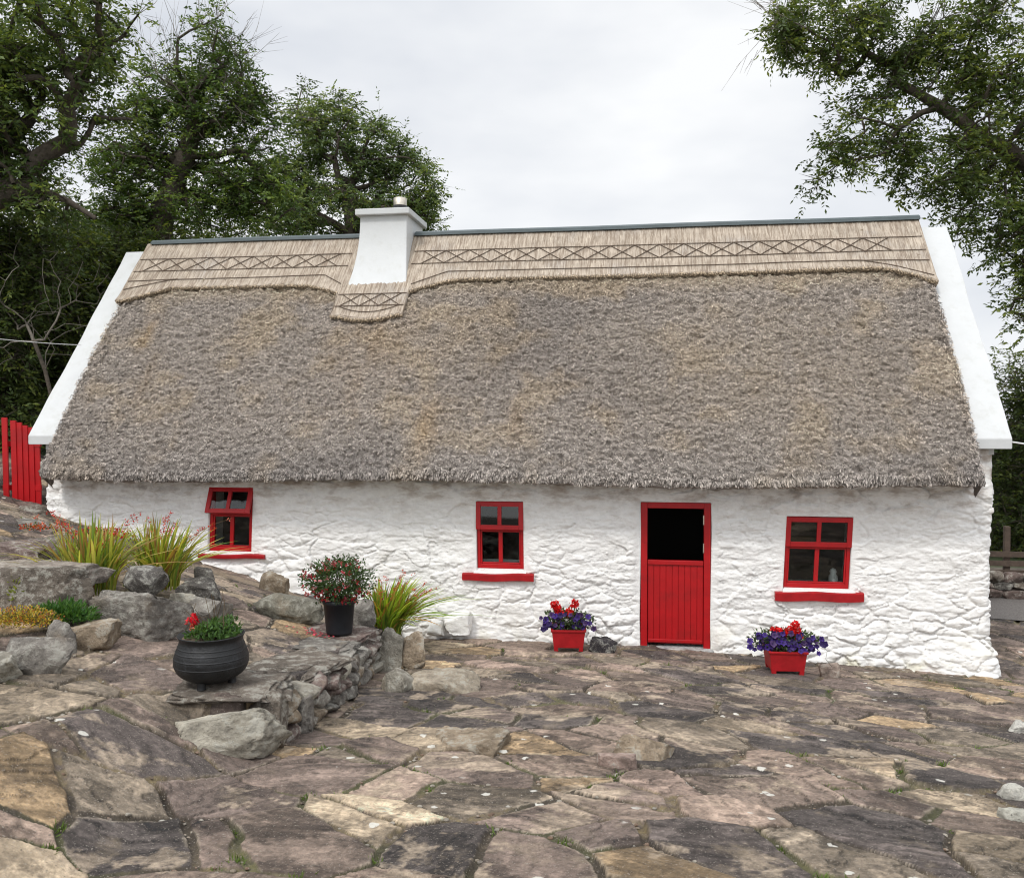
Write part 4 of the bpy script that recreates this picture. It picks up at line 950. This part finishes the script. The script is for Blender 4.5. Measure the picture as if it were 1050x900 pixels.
def cauldron():
    p = P(215, 700, 6.25); p[2] = float(hground(p[0], p[1]))+.045; s = .245; root = empty('cauldron', p); tag(root, 'round black iron cauldron planted with greenery on the terrace slab', 'plant pot')
    zz_ = np.linspace(.052, .462, 130); rr_ = np.interp(zz_, [.052, .07, .10, .14, .19, .25, .31, .36, .41, .435, .462], [.12, .16, .205, .238, .256, .259, .248, .231, .217, .221, .236])
    rr_ = np.convolve(np.pad(rr_, 5, 'edge'), np.ones(11)/11, 'valid')
    for z0_ in (.205, .27, .325, .365): rr_ = rr_+.0030*np.exp(-((zz_-z0_)/.0035)**2)
    pr = [(0, .05)]+list(zip(rr_, zz_))+[(.226, .466), (.205, .43), (0, .41)]
    pr = [(r, z*.80-.02) for r, z in pr]
    mb = MB(); mb.lathe(pr, 64, p); mb.build('pot', M['iron'], root, True)
    for k in range(3):
        a = k*2.094+.5; mb = MB(); b = p+np.array([math.cos(a)*.14, math.sin(a)*.14, 0]); mb.tube([b+[0, 0, .07], b+[0, 0, 0], b+[0, 0, -.01]], [.035, .028, .032], 10); mb.build('leg', M['iron'], root, True)
    mb = MB(); mb.lathe([(0, .325), (.20, .325)], 30, p); mb.build('soil', M['soil'], root)
    g = np.random.default_rng(15); L_ = MB(); n = 1800
    x = g.normal(.03, .085, n); y = g.normal(0, .09, n); ok = np.hypot(x, y) < .20; x, y = x[ok], y[ok]; n = len(x)
    z = .335+.10*(1-((x-.04)/.2)**2)*g.uniform(0, 1, n); z = np.maximum(z, .33)
    leaves(L_, p+np.stack([x, y, z], -1), g.normal(size=(n, 3))+[0, 0, .8], .04*g.uniform(.6, 1.3, n), .016, np.array((.055, .11, .03))*g.uniform(.5, 1.7, (n, 1))); L_.build('leaves', M['leaf'], root)
    S_ = MB()
    for k in range(16):
        a = g.uniform(0, 6.28); b = p+np.array([math.cos(a)*.12, math.sin(a)*.1, .34]); S_.tube([b, b+g.normal(0, .03, 3)+[0, 0, .08], b+g.normal(0, .06, 3)+[0, 0, .2]], .002, 4, (.14, .10, .06), cap=False)
    S_.build('stems', M['leaf'], root)
    F_ = MB(); petals(F_, p+[-.125, -.03, .45], .035, 60, (.58, .008, .02), g, .03); petals(F_, p+[-.12, -.04, .40], .018, 20, (.7, .2, .12), g, .022); F_.build('flowers', M['petal'], root)
cauldron()
def flower_box(px, py, label, seed, reds, wide, ang=0):
    p = G(px, py); p = P(px, py, -math.sin(R(YAW))*p[0]+math.cos(R(YAW))*(p[1]+11.45)+.06); p[2] = float(hground(p[0], p[1]))+.035
    root = empty('flower_box', p); tag(root, label, 'flower box'); wt, wb, H_ = .205, .175, .25
    ca, sa = math.cos(R(ang)), math.sin(R(ang))
    def T(V):
        V = np.array(V, float); k = (wb+(wt-wb)*(V[:, 2]/H_)); x = V[:, 0]*k; y = V[:, 1]*k; return np.column_stack([x*ca-y*sa, x*sa+y*ca, V[:, 2]])+p
    mb = MB(); t = .09
    for a, b in (((-1, -1, .03), (1, -1+t, H_)), ((-1, 1-t, .03), (1, 1, H_)), ((-1, -1+t, .03), (-1+t, 1-t, H_)), ((1-t, -1+t, .03), (1, 1-t, H_))): mb.box(a, b, M=T)
    mb.box((-1.06, -1.06, H_-.02), (1.06, -.92, H_+.006), M=T); mb.box((-1.06, .92, H_-.02), (1.06, 1.06, H_+.006), M=T); mb.box((-1.06, -.92, H_-.02), (-.92, .92, H_+.006), M=T); mb.box((.92, -.92, H_-.02), (1.06, .92, H_+.006), M=T)
    bevel(mb.build('box', M['redsill'], root), .005)
    for sx_ in (-1, 1):
        for sy in (-1, 1):
            mb = MB(); x0, x1 = sorted((sx_*1.005, sx_*.72)); y0, y1 = sorted((sy*1.005, sy*.72)); mb.box((x0, y0, -.01), (x1, y1, .034), M=T); mb.build('foot', M['redsill'], root)
    mb = MB(); mb.box((-.93, -.93, .19), (.93, .93, .2), M=T); mb.build('soil', M['soil'], root)
    g = np.random.default_rng(seed); L_, F_, S_ = MB(), MB(), MB(); c = p+np.array([0, 0, H_+.09]); n = 1300
    u = g.normal(size=(n, 3)); u /= np.linalg.norm(u, axis=1)[:, None]; C = c+u*np.array([wide, .22, .13])*g.uniform(.3, 1, (n, 1)); C[:, 2] = np.maximum(C[:, 2], p[2]+.19)
    leaves(L_, C, u+g.normal(0, .7, (n, 3)), .045*g.uniform(.6, 1.2, n), .026, np.array((.055, .085, .035))*g.uniform(.45, 1.6, (n, 1))); L_.build('leaves', M['leaf'], root)
    npet = 78 if wide > .37 else 46
    for k in range(npet):
        v = g.normal(size=3); v /= np.linalg.norm(v); v[1] = -abs(v[1]); v[2] = v[2]*.9; side = g.uniform(-1, 1)
        q = c+np.array([side*wide*.95, -.10-.12*g.uniform(), g.uniform(-.06, .12)-.04*abs(side)])
        flower5(F_, q, np.array([v[0]*.5, -1, abs(v[2])*.9]), g.uniform(.028, .042), [(.045, .018, .17), (.07, .03, .26), (.03, .015, .10), (.10, .05, .16)][g.integers(4)], (.02, .01, .06))
    for rx, rz in reds:
        q = p+np.array([rx, -.08, rz]); petals(F_, q, .045, 90, (.62, .012, .012), g, .034)
        S_.tube([p+[rx*.6, 0, .22], p+[rx*.9, -.05, rz*.7], q], .003, 4, (.06, .09, .03), cap=False)
    # trailing stem
    sgn = 1
    S_.tube([c+[wide*.8, -.1, 0], c+[wide*1.05, -.13, -.07], c+[wide*1.0, -.15, -.16], c+[wide*1.15, -.17, -.24]], .0025, 4, (.05, .05, .03), cap=False)
    S_.build('stems', M['leaf'], root); F_.build('flowers', M['petal'], root)
flower_box(583, 668, 'square red box of purple and red flowers left of the door', 91, [(-.13, .50), (-.10, .43), (.02, .44), (.08, .56), (-.16, .54)], .34, 6)
flower_box(806, 692, 'square red box of purple and bright red flowers below the right window', 92, [(-.12, .46), (-.03, .44), (.05, .46), (.10, .52), (.14, .42), (-.06, .38)], .42, 4)
for o in bpy.data.objects:
    if o.name.startswith('flower_box'): o['group'] = 'red flower boxes along the wall'

# ------------------------------------------------------------------ gate, walls, fence, cables
def gate():
    root = empty('picket_gate', (-9.0, .25, 1.6)); tag(root, 'red painted picket gate beside the left corner of the cottage', 'gate')
    z0 = P(22, 516, 12.9)[2]; xs = [4, 13, 19, 25, 31, 37]; tops = [428, 431, 433, 436, 438, 439]
    for i, (px, ty) in enumerate(zip(xs, tops)):
        a = P(px, ty, 12.9); b = P(px+(1.5), 518, 12.9); mb = MB(); w_ = .043
        V = np.array([[b[0]-w_, 0, b[2]], [b[0]+w_, 0, b[2]], [a[0]+w_, 0, a[2]], [a[0]-w_, 0, a[2]]]); y = b[1]
        V1 = V+[0, y, 0]; V2 = V+[0, y+.022, 0]; VV = np.vstack([V1, V2]); mb.add(VV, [[0, 1, 2, 3], [4, 7, 6, 5], [0, 4, 5, 1], [1, 5, 6, 2], [2, 6, 7, 3], [3, 7, 4, 0]])
        mb.build('picket', M['red'], root)
    for py in (455, 500):
        a = P(0, py, 12.94); b = P(40, py+2, 12.94); mb = MB(); mb.box((a[0], a[1]+.04, a[2]-.04), (b[0]+.05, a[1]+.075, a[2]+.04)); mb.build('rail', M['red'], root)
gate()
def rubble_wall(name, x0, x1, y, z0, z1, label, seed, dirx=True, colr=(GREY, BRN, PUR, DK)):
    g = np.random.default_rng(seed); mb = MB(); L_ = x1-x0; z = z0; k = 0
    while z < z1:
        h_ = g.uniform(.13, .2); q = x0-g.uniform(0, .2)
        while q < x1:
            w_ = g.uniform(.2, .42); V, F = rock_geo((w_*1.12, .34, h_*1.25), seed*50+k, cuts=9, sub=3, tilt=(g.uniform(-6, 6), g.uniform(-6, 6)))
            if not dirx: V = V[:, [1, 0, 2]]; off = np.array([y, q+w_/2, z+h_/2])
            else: off = np.array([q+w_/2, y, z+h_/2])
            mb.add(V+off, F, rock_col(V, colr[g.integers(len(colr))], k)); q += w_; k += 1
        z += h_*.92
    o = mb.build(name, M['rock'], None, True); tag(o, label, 'stone wall'); return o
rubble_wall('stone_wall', -12.0, -9.55, .55, 1.1, 2.15, 'grey dry stone wall left of the red gate', 31)
rubble_wall('stone_wall', 4.6, 10.5, 5.6, -.45, -.02, 'low brown stone wall beyond the yard at right', 32, colr=(DK, BRN, DK, PUR))
def fence():
    root = empty('timber_fence', (8, 9.6, 0)); tag(root, 'old timber post and rail fence beyond the low wall at right', 'fence')
    for x in (5.4, 6.62, 8.1, 9.45, 10.8):
        mb = MB(); mb.box((x-.05, 5.95, -.4), (x+.05, 6.05, .95)); bevel(mb.build('post', M['wood'], root), .01)
    for z in (.05, .22, .39):
        mb = MB(); mb.box((5.3, 5.91, z), (10.9, 5.945, z+.1)); mb.build('rail', M['wood'], root)
fence()
def cable(pts, r, label, name='cable'):
    t = np.linspace(0, 1, 14); a, b = np.array(pts[0]), np.array(pts[-1]); q = a+(b-a)*t[:, None]; q[:, 2] -= pts[1]*4*t*(1-t)
    mb = MB(); mb.tube(q, r, 6); o = mb.build(name, M['cable'], None, True); tag(o, label, 'cable')
cable([(4.34, -.1, 2.66), .10, (7.5, -.6, 2.52)], .012, 'white cable running off the foot of the right gable coping')
cable([tuple(P(84, 354, 13.2)), .05, tuple(P(-120, 330, 11))], .006, 'pale cable reaching the left gable from the dark trees')

# pebbles and grass in the joints ----------------------------------
def joints():
    g = np.random.default_rng(123); n = 60000; d = g.uniform(3.4, 12.2, n); u = g.uniform(-.95, .75, n); Y = d-11.45; X = u*(d+.9)
    ok = (Y < -.05) | (X > 4.4); X, Y = X[ok], Y[ok]; z, c, prof = paving_fn(X, Y); s = prof < .35; X, Y, z = X[s], Y[s], z[s]; Z = hground(X, Y)+z
    mb = MB(); V0, F0 = ICO[2]; V0 = V0*.5; k = min(2600, len(X)); idx = g.permutation(len(X))[:k]; V = []; F = []; C = []
    for j, i in enumerate(idx):
        s_ = g.uniform(.008, .026); v = V0*np.array([s_*1.3, s_, s_*.7]); V.append(v+np.array([X[i]+g.normal(0, .01), Y[i]+g.normal(0, .01), Z[i]+s_*.2])); F.append(F0+j*len(V0))
        C.append(np.tile(np.array([(.30, .25, .19), (.18, .14, .11), (.40, .36, .30), (.25, .17, .12)][g.integers(4)]), (len(V0), 1)))
    o = mesh_np('joint_gravel', np.concatenate(V), np.concatenate(F), M['rock'], None, np.concatenate(C)); tag(o, 'loose grit lying in the joints of the paving', 'grit', kind='stuff')
    ms = fbm(X*1.6+3, Y*1.6, 91, 4) > .12; Xm, Ym, Zm = X[ms], Y[ms], Z[ms]
    mb = MB(); pk = g.permutation(len(Xm))[:260]
    for i in pk:
        m = int(g.integers(10, 46)); sc_ = g.uniform(.5, 1.2); x = Xm[i]+g.normal(0, .022, m); y = Ym[i]+g.normal(0, .022, m)
        leaves(mb, np.stack([x, y, np.full(m, Zm[i]-.005)], -1), g.normal(0, .55, (m, 3))+[0, 0, 1.0], .045*sc_*g.uniform(.4, 1.2, m), .007, np.array((.10, .155, .035))*g.uniform(.5, 1.5, (m, 1)))
    o = mb.build('joint_grass', M['leaf']); tag(o, 'small tufts of grass and moss growing in the paving joints', 'grass', kind='stuff')
joints()

# ------------------------------------------------------------------ trees
def tree(name, label, base, lobes, seed, nat=420, leafn=70, lsz=.085, lw=.4, col=(.085, .135, .04), r0=.26, group='trees around the cottage', trunk_pts=None, cluster=.30, lm='leaf', fill=.35, twigs=0, mid=None, colvar=.5):
    g = np.random.default_rng(seed); lob = [(P(x, y, d), np.array([rx/FPX*d, (rx+ry)/2/FPX*d*1.0, ry/FPX*d])) for x, y, d, rx, ry in lobes]
    vol = np.array([np.prod(r)**.67 for _, r in lob]); pr = vol/vol.sum(); A = []
    for i in range(nat):
        c, r = lob[g.choice(len(lob), p=pr)]; u = g.normal(size=3); u /= np.linalg.norm(u); A.append(c+u*r*g.uniform(fill, 1)**.6)
    A = np.array(A); A += .35*np.stack([fbm3(A*.9, 1), fbm3(A*.9+7, 2), fbm3(A*.9+3, 3)], -1)
    tp = np.array(trunk_pts if trunk_pts is not None else [base, np.array(base)*.3+lob[0][0]*.7], float)
    # trunk polyline densified
    dd = np.concatenate([[0], np.cumsum(np.linalg.norm(np.diff(tp, axis=0), axis=1))]); m = max(6, int(dd[-1]/.45)); q = np.linspace(0, dd[-1], m)
    tr = np.stack([np.interp(q, dd, tp[:, k]) for k in range(3)], -1); tr[1:-1] += g.normal(0, .045, (m-2, 3))
    nodes = list(tr); par = [-1]+list(range(m-1)); dist = list(q); order = np.argsort(np.linalg.norm(A-tr[-1], axis=1)+.0)
    isl = [False]*m
    for i in order:
        a = A[i]; Nn = np.array(nodes); dl = np.linalg.norm(Nn-a, axis=1); cost = dl+.16*np.array(dist)+.35*np.maximum(Nn[:, 2]-a[2], 0); cost[:max(2, m//3)] += 3
        j = int(np.argmin(cost)); L_ = dl[j]; k = max(1, int(L_/.5)); prev = j
        for t in range(1, k+1):
            pnt = nodes[j]+(a-nodes[j])*t/k
            if t < k: pnt = pnt+g.normal(0, .05*L_/k+.02, 3)+np.array([0, 0, .06*L_*math.sin(t/k*math.pi)])
            nodes.append(pnt); par.append(prev); dist.append(dist[prev]+L_/k); prev = len(nodes)-1; isl.append(t == k)
    Nn = np.array(nodes); n = len(Nn); cnt = np.zeros(n); par = np.array(par)
    for i in range(n-1, 0, -1):
        cnt[i] += 1; cnt[par[i]] += cnt[i]
    rad = np.clip(r0*(cnt/cnt[0])**.5, .006, None); rad[:m] = np.maximum(rad[:m], r0*np.linspace(1, .10, m))
    root = empty(name, tuple(tr[0])); tag(root, label, 'tree', group)
    mt = MB(); mt.tube(tr, rad[:m], 10)
    mt.build('trunk', M['bark'], root, True)
    mb_ = MB()
    for i in range(m, n):
        j = par[i]; sides = 7 if rad[i] > .05 else (5 if rad[i] > .015 else 3); d_ = Nn[i]-Nn[j]
        mid_ = (Nn[i]+Nn[j])/2+g.normal(0, .06, 3)*min(1, np.linalg.norm(d_)*.6)
        ra = min(rad[j], rad[i]*1.35); mb_.tube([Nn[j], mid_, Nn[i]], [ra, (ra+rad[i])/2, rad[i]], sides, cap=False)
    L_ = np.array([i for i in range(n) if isl[i]]); ends = Nn[L_]
    if leafn:
        K = 6   # compound sprays per end
        C = []; D = []; S_ = []; CC = []
        for e_ in ends:
            tint = g.uniform(1-colvar, 1+colvar); nsp = max(2, int(leafn/9))
            u = g.normal(size=(nsp, 3)); u[:, 2] = u[:, 2]*.7-.1; u /= np.linalg.norm(u, axis=1)[:, None]; o_ = e_+g.normal(0, cluster*.62, (nsp, 3))
            ln = g.uniform(.6, 1.2, nsp)*lsz*3.2; leaves(mb_, np.repeat(e_[None], nsp, 0), o_-e_, np.linalg.norm(o_-e_, axis=1)*1.15, .011, (.1, .1, .1))
            for k in range(9):
                t = (k//2+1)/5; sgn = -1 if k % 2 else 1
                sd = np.cross(u, [0, 0, 1.]); sd /= np.linalg.norm(sd, axis=1)[:, None]+1e-6
                C.append(o_+u*ln[:, None]*t+[0, 0, -.1]*ln[:, None]*t*t); D.append((u*.7+sd*sgn*.9*(k < 8))+g.normal(0, .2, (nsp, 3))-np.array([0, 0, .25])); S_.append(g.uniform(.7, 1.2, nsp)); CC.append(np.full(nsp, tint)*g.uniform(.7, 1.3, nsp))
        C = np.concatenate(C); D = np.concatenate(D); S_ = np.concatenate(S_); CC = np.concatenate(CC)
        c3 = np.array(col)[None]*CC[:, None]; yel = sstep(.9, 1.6, CC)[:, None]; c3 = c3*(1+yel*np.array([.45, .15, 0]))
        ml = MB(); leaves(ml, C, D, lsz*S_, lsz*lw*S_, c3.clip(.005, .4)); ml.build('crown', M['leaf'], root)
    mb_.build('branches', M['bark'] if leafn else M['twig'], root, True)
    if twigs:
        mw = MB(); far = ends[np.argsort(-ends[:, 2]*1.0-g.uniform(0, 3, len(ends)))[:twigs]]
        for e_ in far:
            v = e_-Nn[m-1]; v /= np.linalg.norm(v); v = v+g.normal(0, .35, 3)
            p_ = e_; 
            for b in range(4):
                w_ = v+g.normal(0, .4, 3); q_ = e_+w_*g.uniform(.35, .8); mw.tube([e_, (e_+q_)/2+g.normal(0, .05, 3), q_], [.007, .005, .002], 3, cap=False)
                for h_ in range(2):
                    s_ = e_+(q_-e_)*g.uniform(.4, .9); mw.tube([s_, s_+(w_+g.normal(0, .7, 3))*.22], [.004, .0015], 3, cap=False)
        mw.build('dead_twigs', M['twig'], root)
    return root
def gp(px, d, z=1.2):
    p = P(px, 430, d); p[2] = z; return p
# 1: big ash at the upper left, limb crossing the frame
d = 14.5
tree('ash_tree', 'nearest ash tree reaching in from the upper left corner with a thick limb', gp(-260, d, 1.2),
     [(30, 40, d, 105, 60), (95, 30, d, 60, 45), (30, 110, d, 75, 45), (-60, 90, d, 90, 90), (0, 170, d, 60, 40), (120, 95, d+1, 25, 35), (60, 200, d, 40, 25), (-130, 30, d, 100, 80)],
     401, nat=430, leafn=120, lsz=.10, r0=.34, trunk_pts=[gp(-260, d, 1.2), P(-230, 330, d), P(-120, 235, d), P(-20, 205, d), P(50, 196, d), P(100, 225, d)], twigs=26, cluster=.26)
d = 19
tree('ash_tree', 'tall ash tree standing left behind the cottage, bare twigs at its top', gp(165, d, 1.5),
     [(205, 60, d, 42, 42), (235, 100, d, 50, 45), (265, 125, d, 30, 38), (180, 135, d, 48, 40), (245, 185, d, 48, 42), (140, 180, d, 50, 45), (195, 215, d, 80, 30), (120, 235, d, 50, 25), (275, 205, d, 35, 30), (165, 95, d, 22, 30)],
     402, nat=470, leafn=115, lsz=.095, r0=.30, trunk_pts=[gp(165, d, 1.5), P(160, 300, d), P(168, 215, d), P(190, 168, d), P(208, 120, d)], twigs=44, cluster=.27, col=(.078, .135, .034))
d = 25
tree('poplar_tree', 'paler leafy tree behind the chimney, farthest left of centre', gp(365, d, 1.5),
     [(318, 145, d, 34, 34), (345, 175, d, 45, 32), (385, 160, d, 34, 36), (415, 190, d, 34, 34), (350, 220, d, 85, 28), (430, 215, d, 28, 22), (300, 205, d, 34, 40), (320, 112, d, 14, 18), (360, 125, d, 20, 20), (438, 205, d, 14, 26)],
     403, nat=430, leafn=100, lsz=.115, r0=.25, trunk_pts=[gp(365, d, 1.5), P(362, 260, d), P(360, 190, d)], cluster=.28, col=(.10, .155, .055), twigs=0)
# dark evergreens low at the left
for k, (lb, d, lo, sd_) in enumerate((
    ('dark bushy tree right behind the left gable coping', 18, [(110, 290, 18, 75, 50), (60, 330, 18, 70, 55), (150, 255, 18, 60, 24), (95, 375, 18, 55, 50), (40, 400, 18, 60, 50)], 411),
    ('dark bushy tree at the left edge above the red gate', 16, [(0, 290, 16, 80, 60), (-40, 370, 16, 90, 60), (30, 250, 16, 55, 34), (0, 420, 16, 60, 30)], 412),
    ('dark spreading tree filling the gap below the ash limb', 22, [(60, 245, 22, 110, 34), (150, 240, 22, 70, 26), (0, 330, 22, 140, 90), (100, 350, 22, 100, 80), (230, 245, 22, 90, 18)], 413),
    ('dark tree beyond the frame left of the cottage', 19, [(-160, 320, 19, 120, 130), (-120, 180, 19, 110, 90)], 414))):
    tree('bushy_tree', lb, gp(lo[0][0], d, 1.3), lo, sd_, nat=420, leafn=120, lsz=.11, col=(.072, .11, .032), r0=.2, cluster=.42, fill=.05, colvar=.45)
tree('bare_tree', 'leafless pale twiggy shrub in front of the dark trees at left', gp(20, 15, 1.3), [(30, 290, 15, 60, 50), (70, 330, 15, 55, 40), (-20, 330, 15, 40, 60), (100, 285, 15, 30, 25)], 421, nat=130, leafn=0, r0=.035, group='trees around the cottage', trunk_pts=[gp(60, 15, 1.3), P(52, 400, 15), P(36, 350, 15)])
# right: overhanging ash
d = 15.5
tree('ash_tree', 'overhanging ash tree whose leafy limb sweeps in from the right edge', gp(1290, d, -.2),
     [(845, 35, d, 55, 40), (800, 35, d, 22, 32), (900, 40, d, 60, 45), (890, 125, d, 42, 36), (855, 150, d, 22, 18), (950, 85, d, 55, 45), (965, 165, d, 50, 36), (1010, 50, d, 50, 60), (1020, 130, d, 60, 40), (1000, 215, d, 36, 32), (1040, 250, d, 38, 45), (1055, 310, d, 28, 34), (1100, 150, d, 60, 120), (1180, 120, d, 90, 120), (830, 190, d, 9, 8), (1240, 220, d, 80, 120)],
     431, nat=820, leafn=130, lsz=.098, r0=.21, col=(.085, .13, .036), twigs=50, cluster=.23, trunk_pts=[gp(1290, d, -.2), P(1250, 380, d), P(1150, 255, d), P(1052, 178, d), P(1000, 135, d), P(950, 112, d), P(912, 86, d)], colvar=.55)
for k, (lb, d, lo, sd_) in enumerate((
    ('green bushy tree right of the cottage beyond the fence', 21, [(1050, 400, 21, 34, 40), (1035, 470, 21, 40, 60), (1080, 470, 21, 60, 90), (1040, 540, 21, 60, 40)], 441),
    ('green bushy tree farther right beyond the fence', 23, [(1150, 430, 23, 70, 90), (1140, 520, 23, 90, 60)], 442),
    ('dark bushy tree hidden behind the right gable', 25, [(1000, 500, 25, 80, 80), (1050, 540, 25, 80, 50)], 443))):
    tree('bushy_tree', lb, gp(lo[0][0]+20, d, -.3), lo, sd_, nat=330, leafn=110, lsz=.11, col=(.055, .085, .022), r0=.16, cluster=.42, fill=.05)
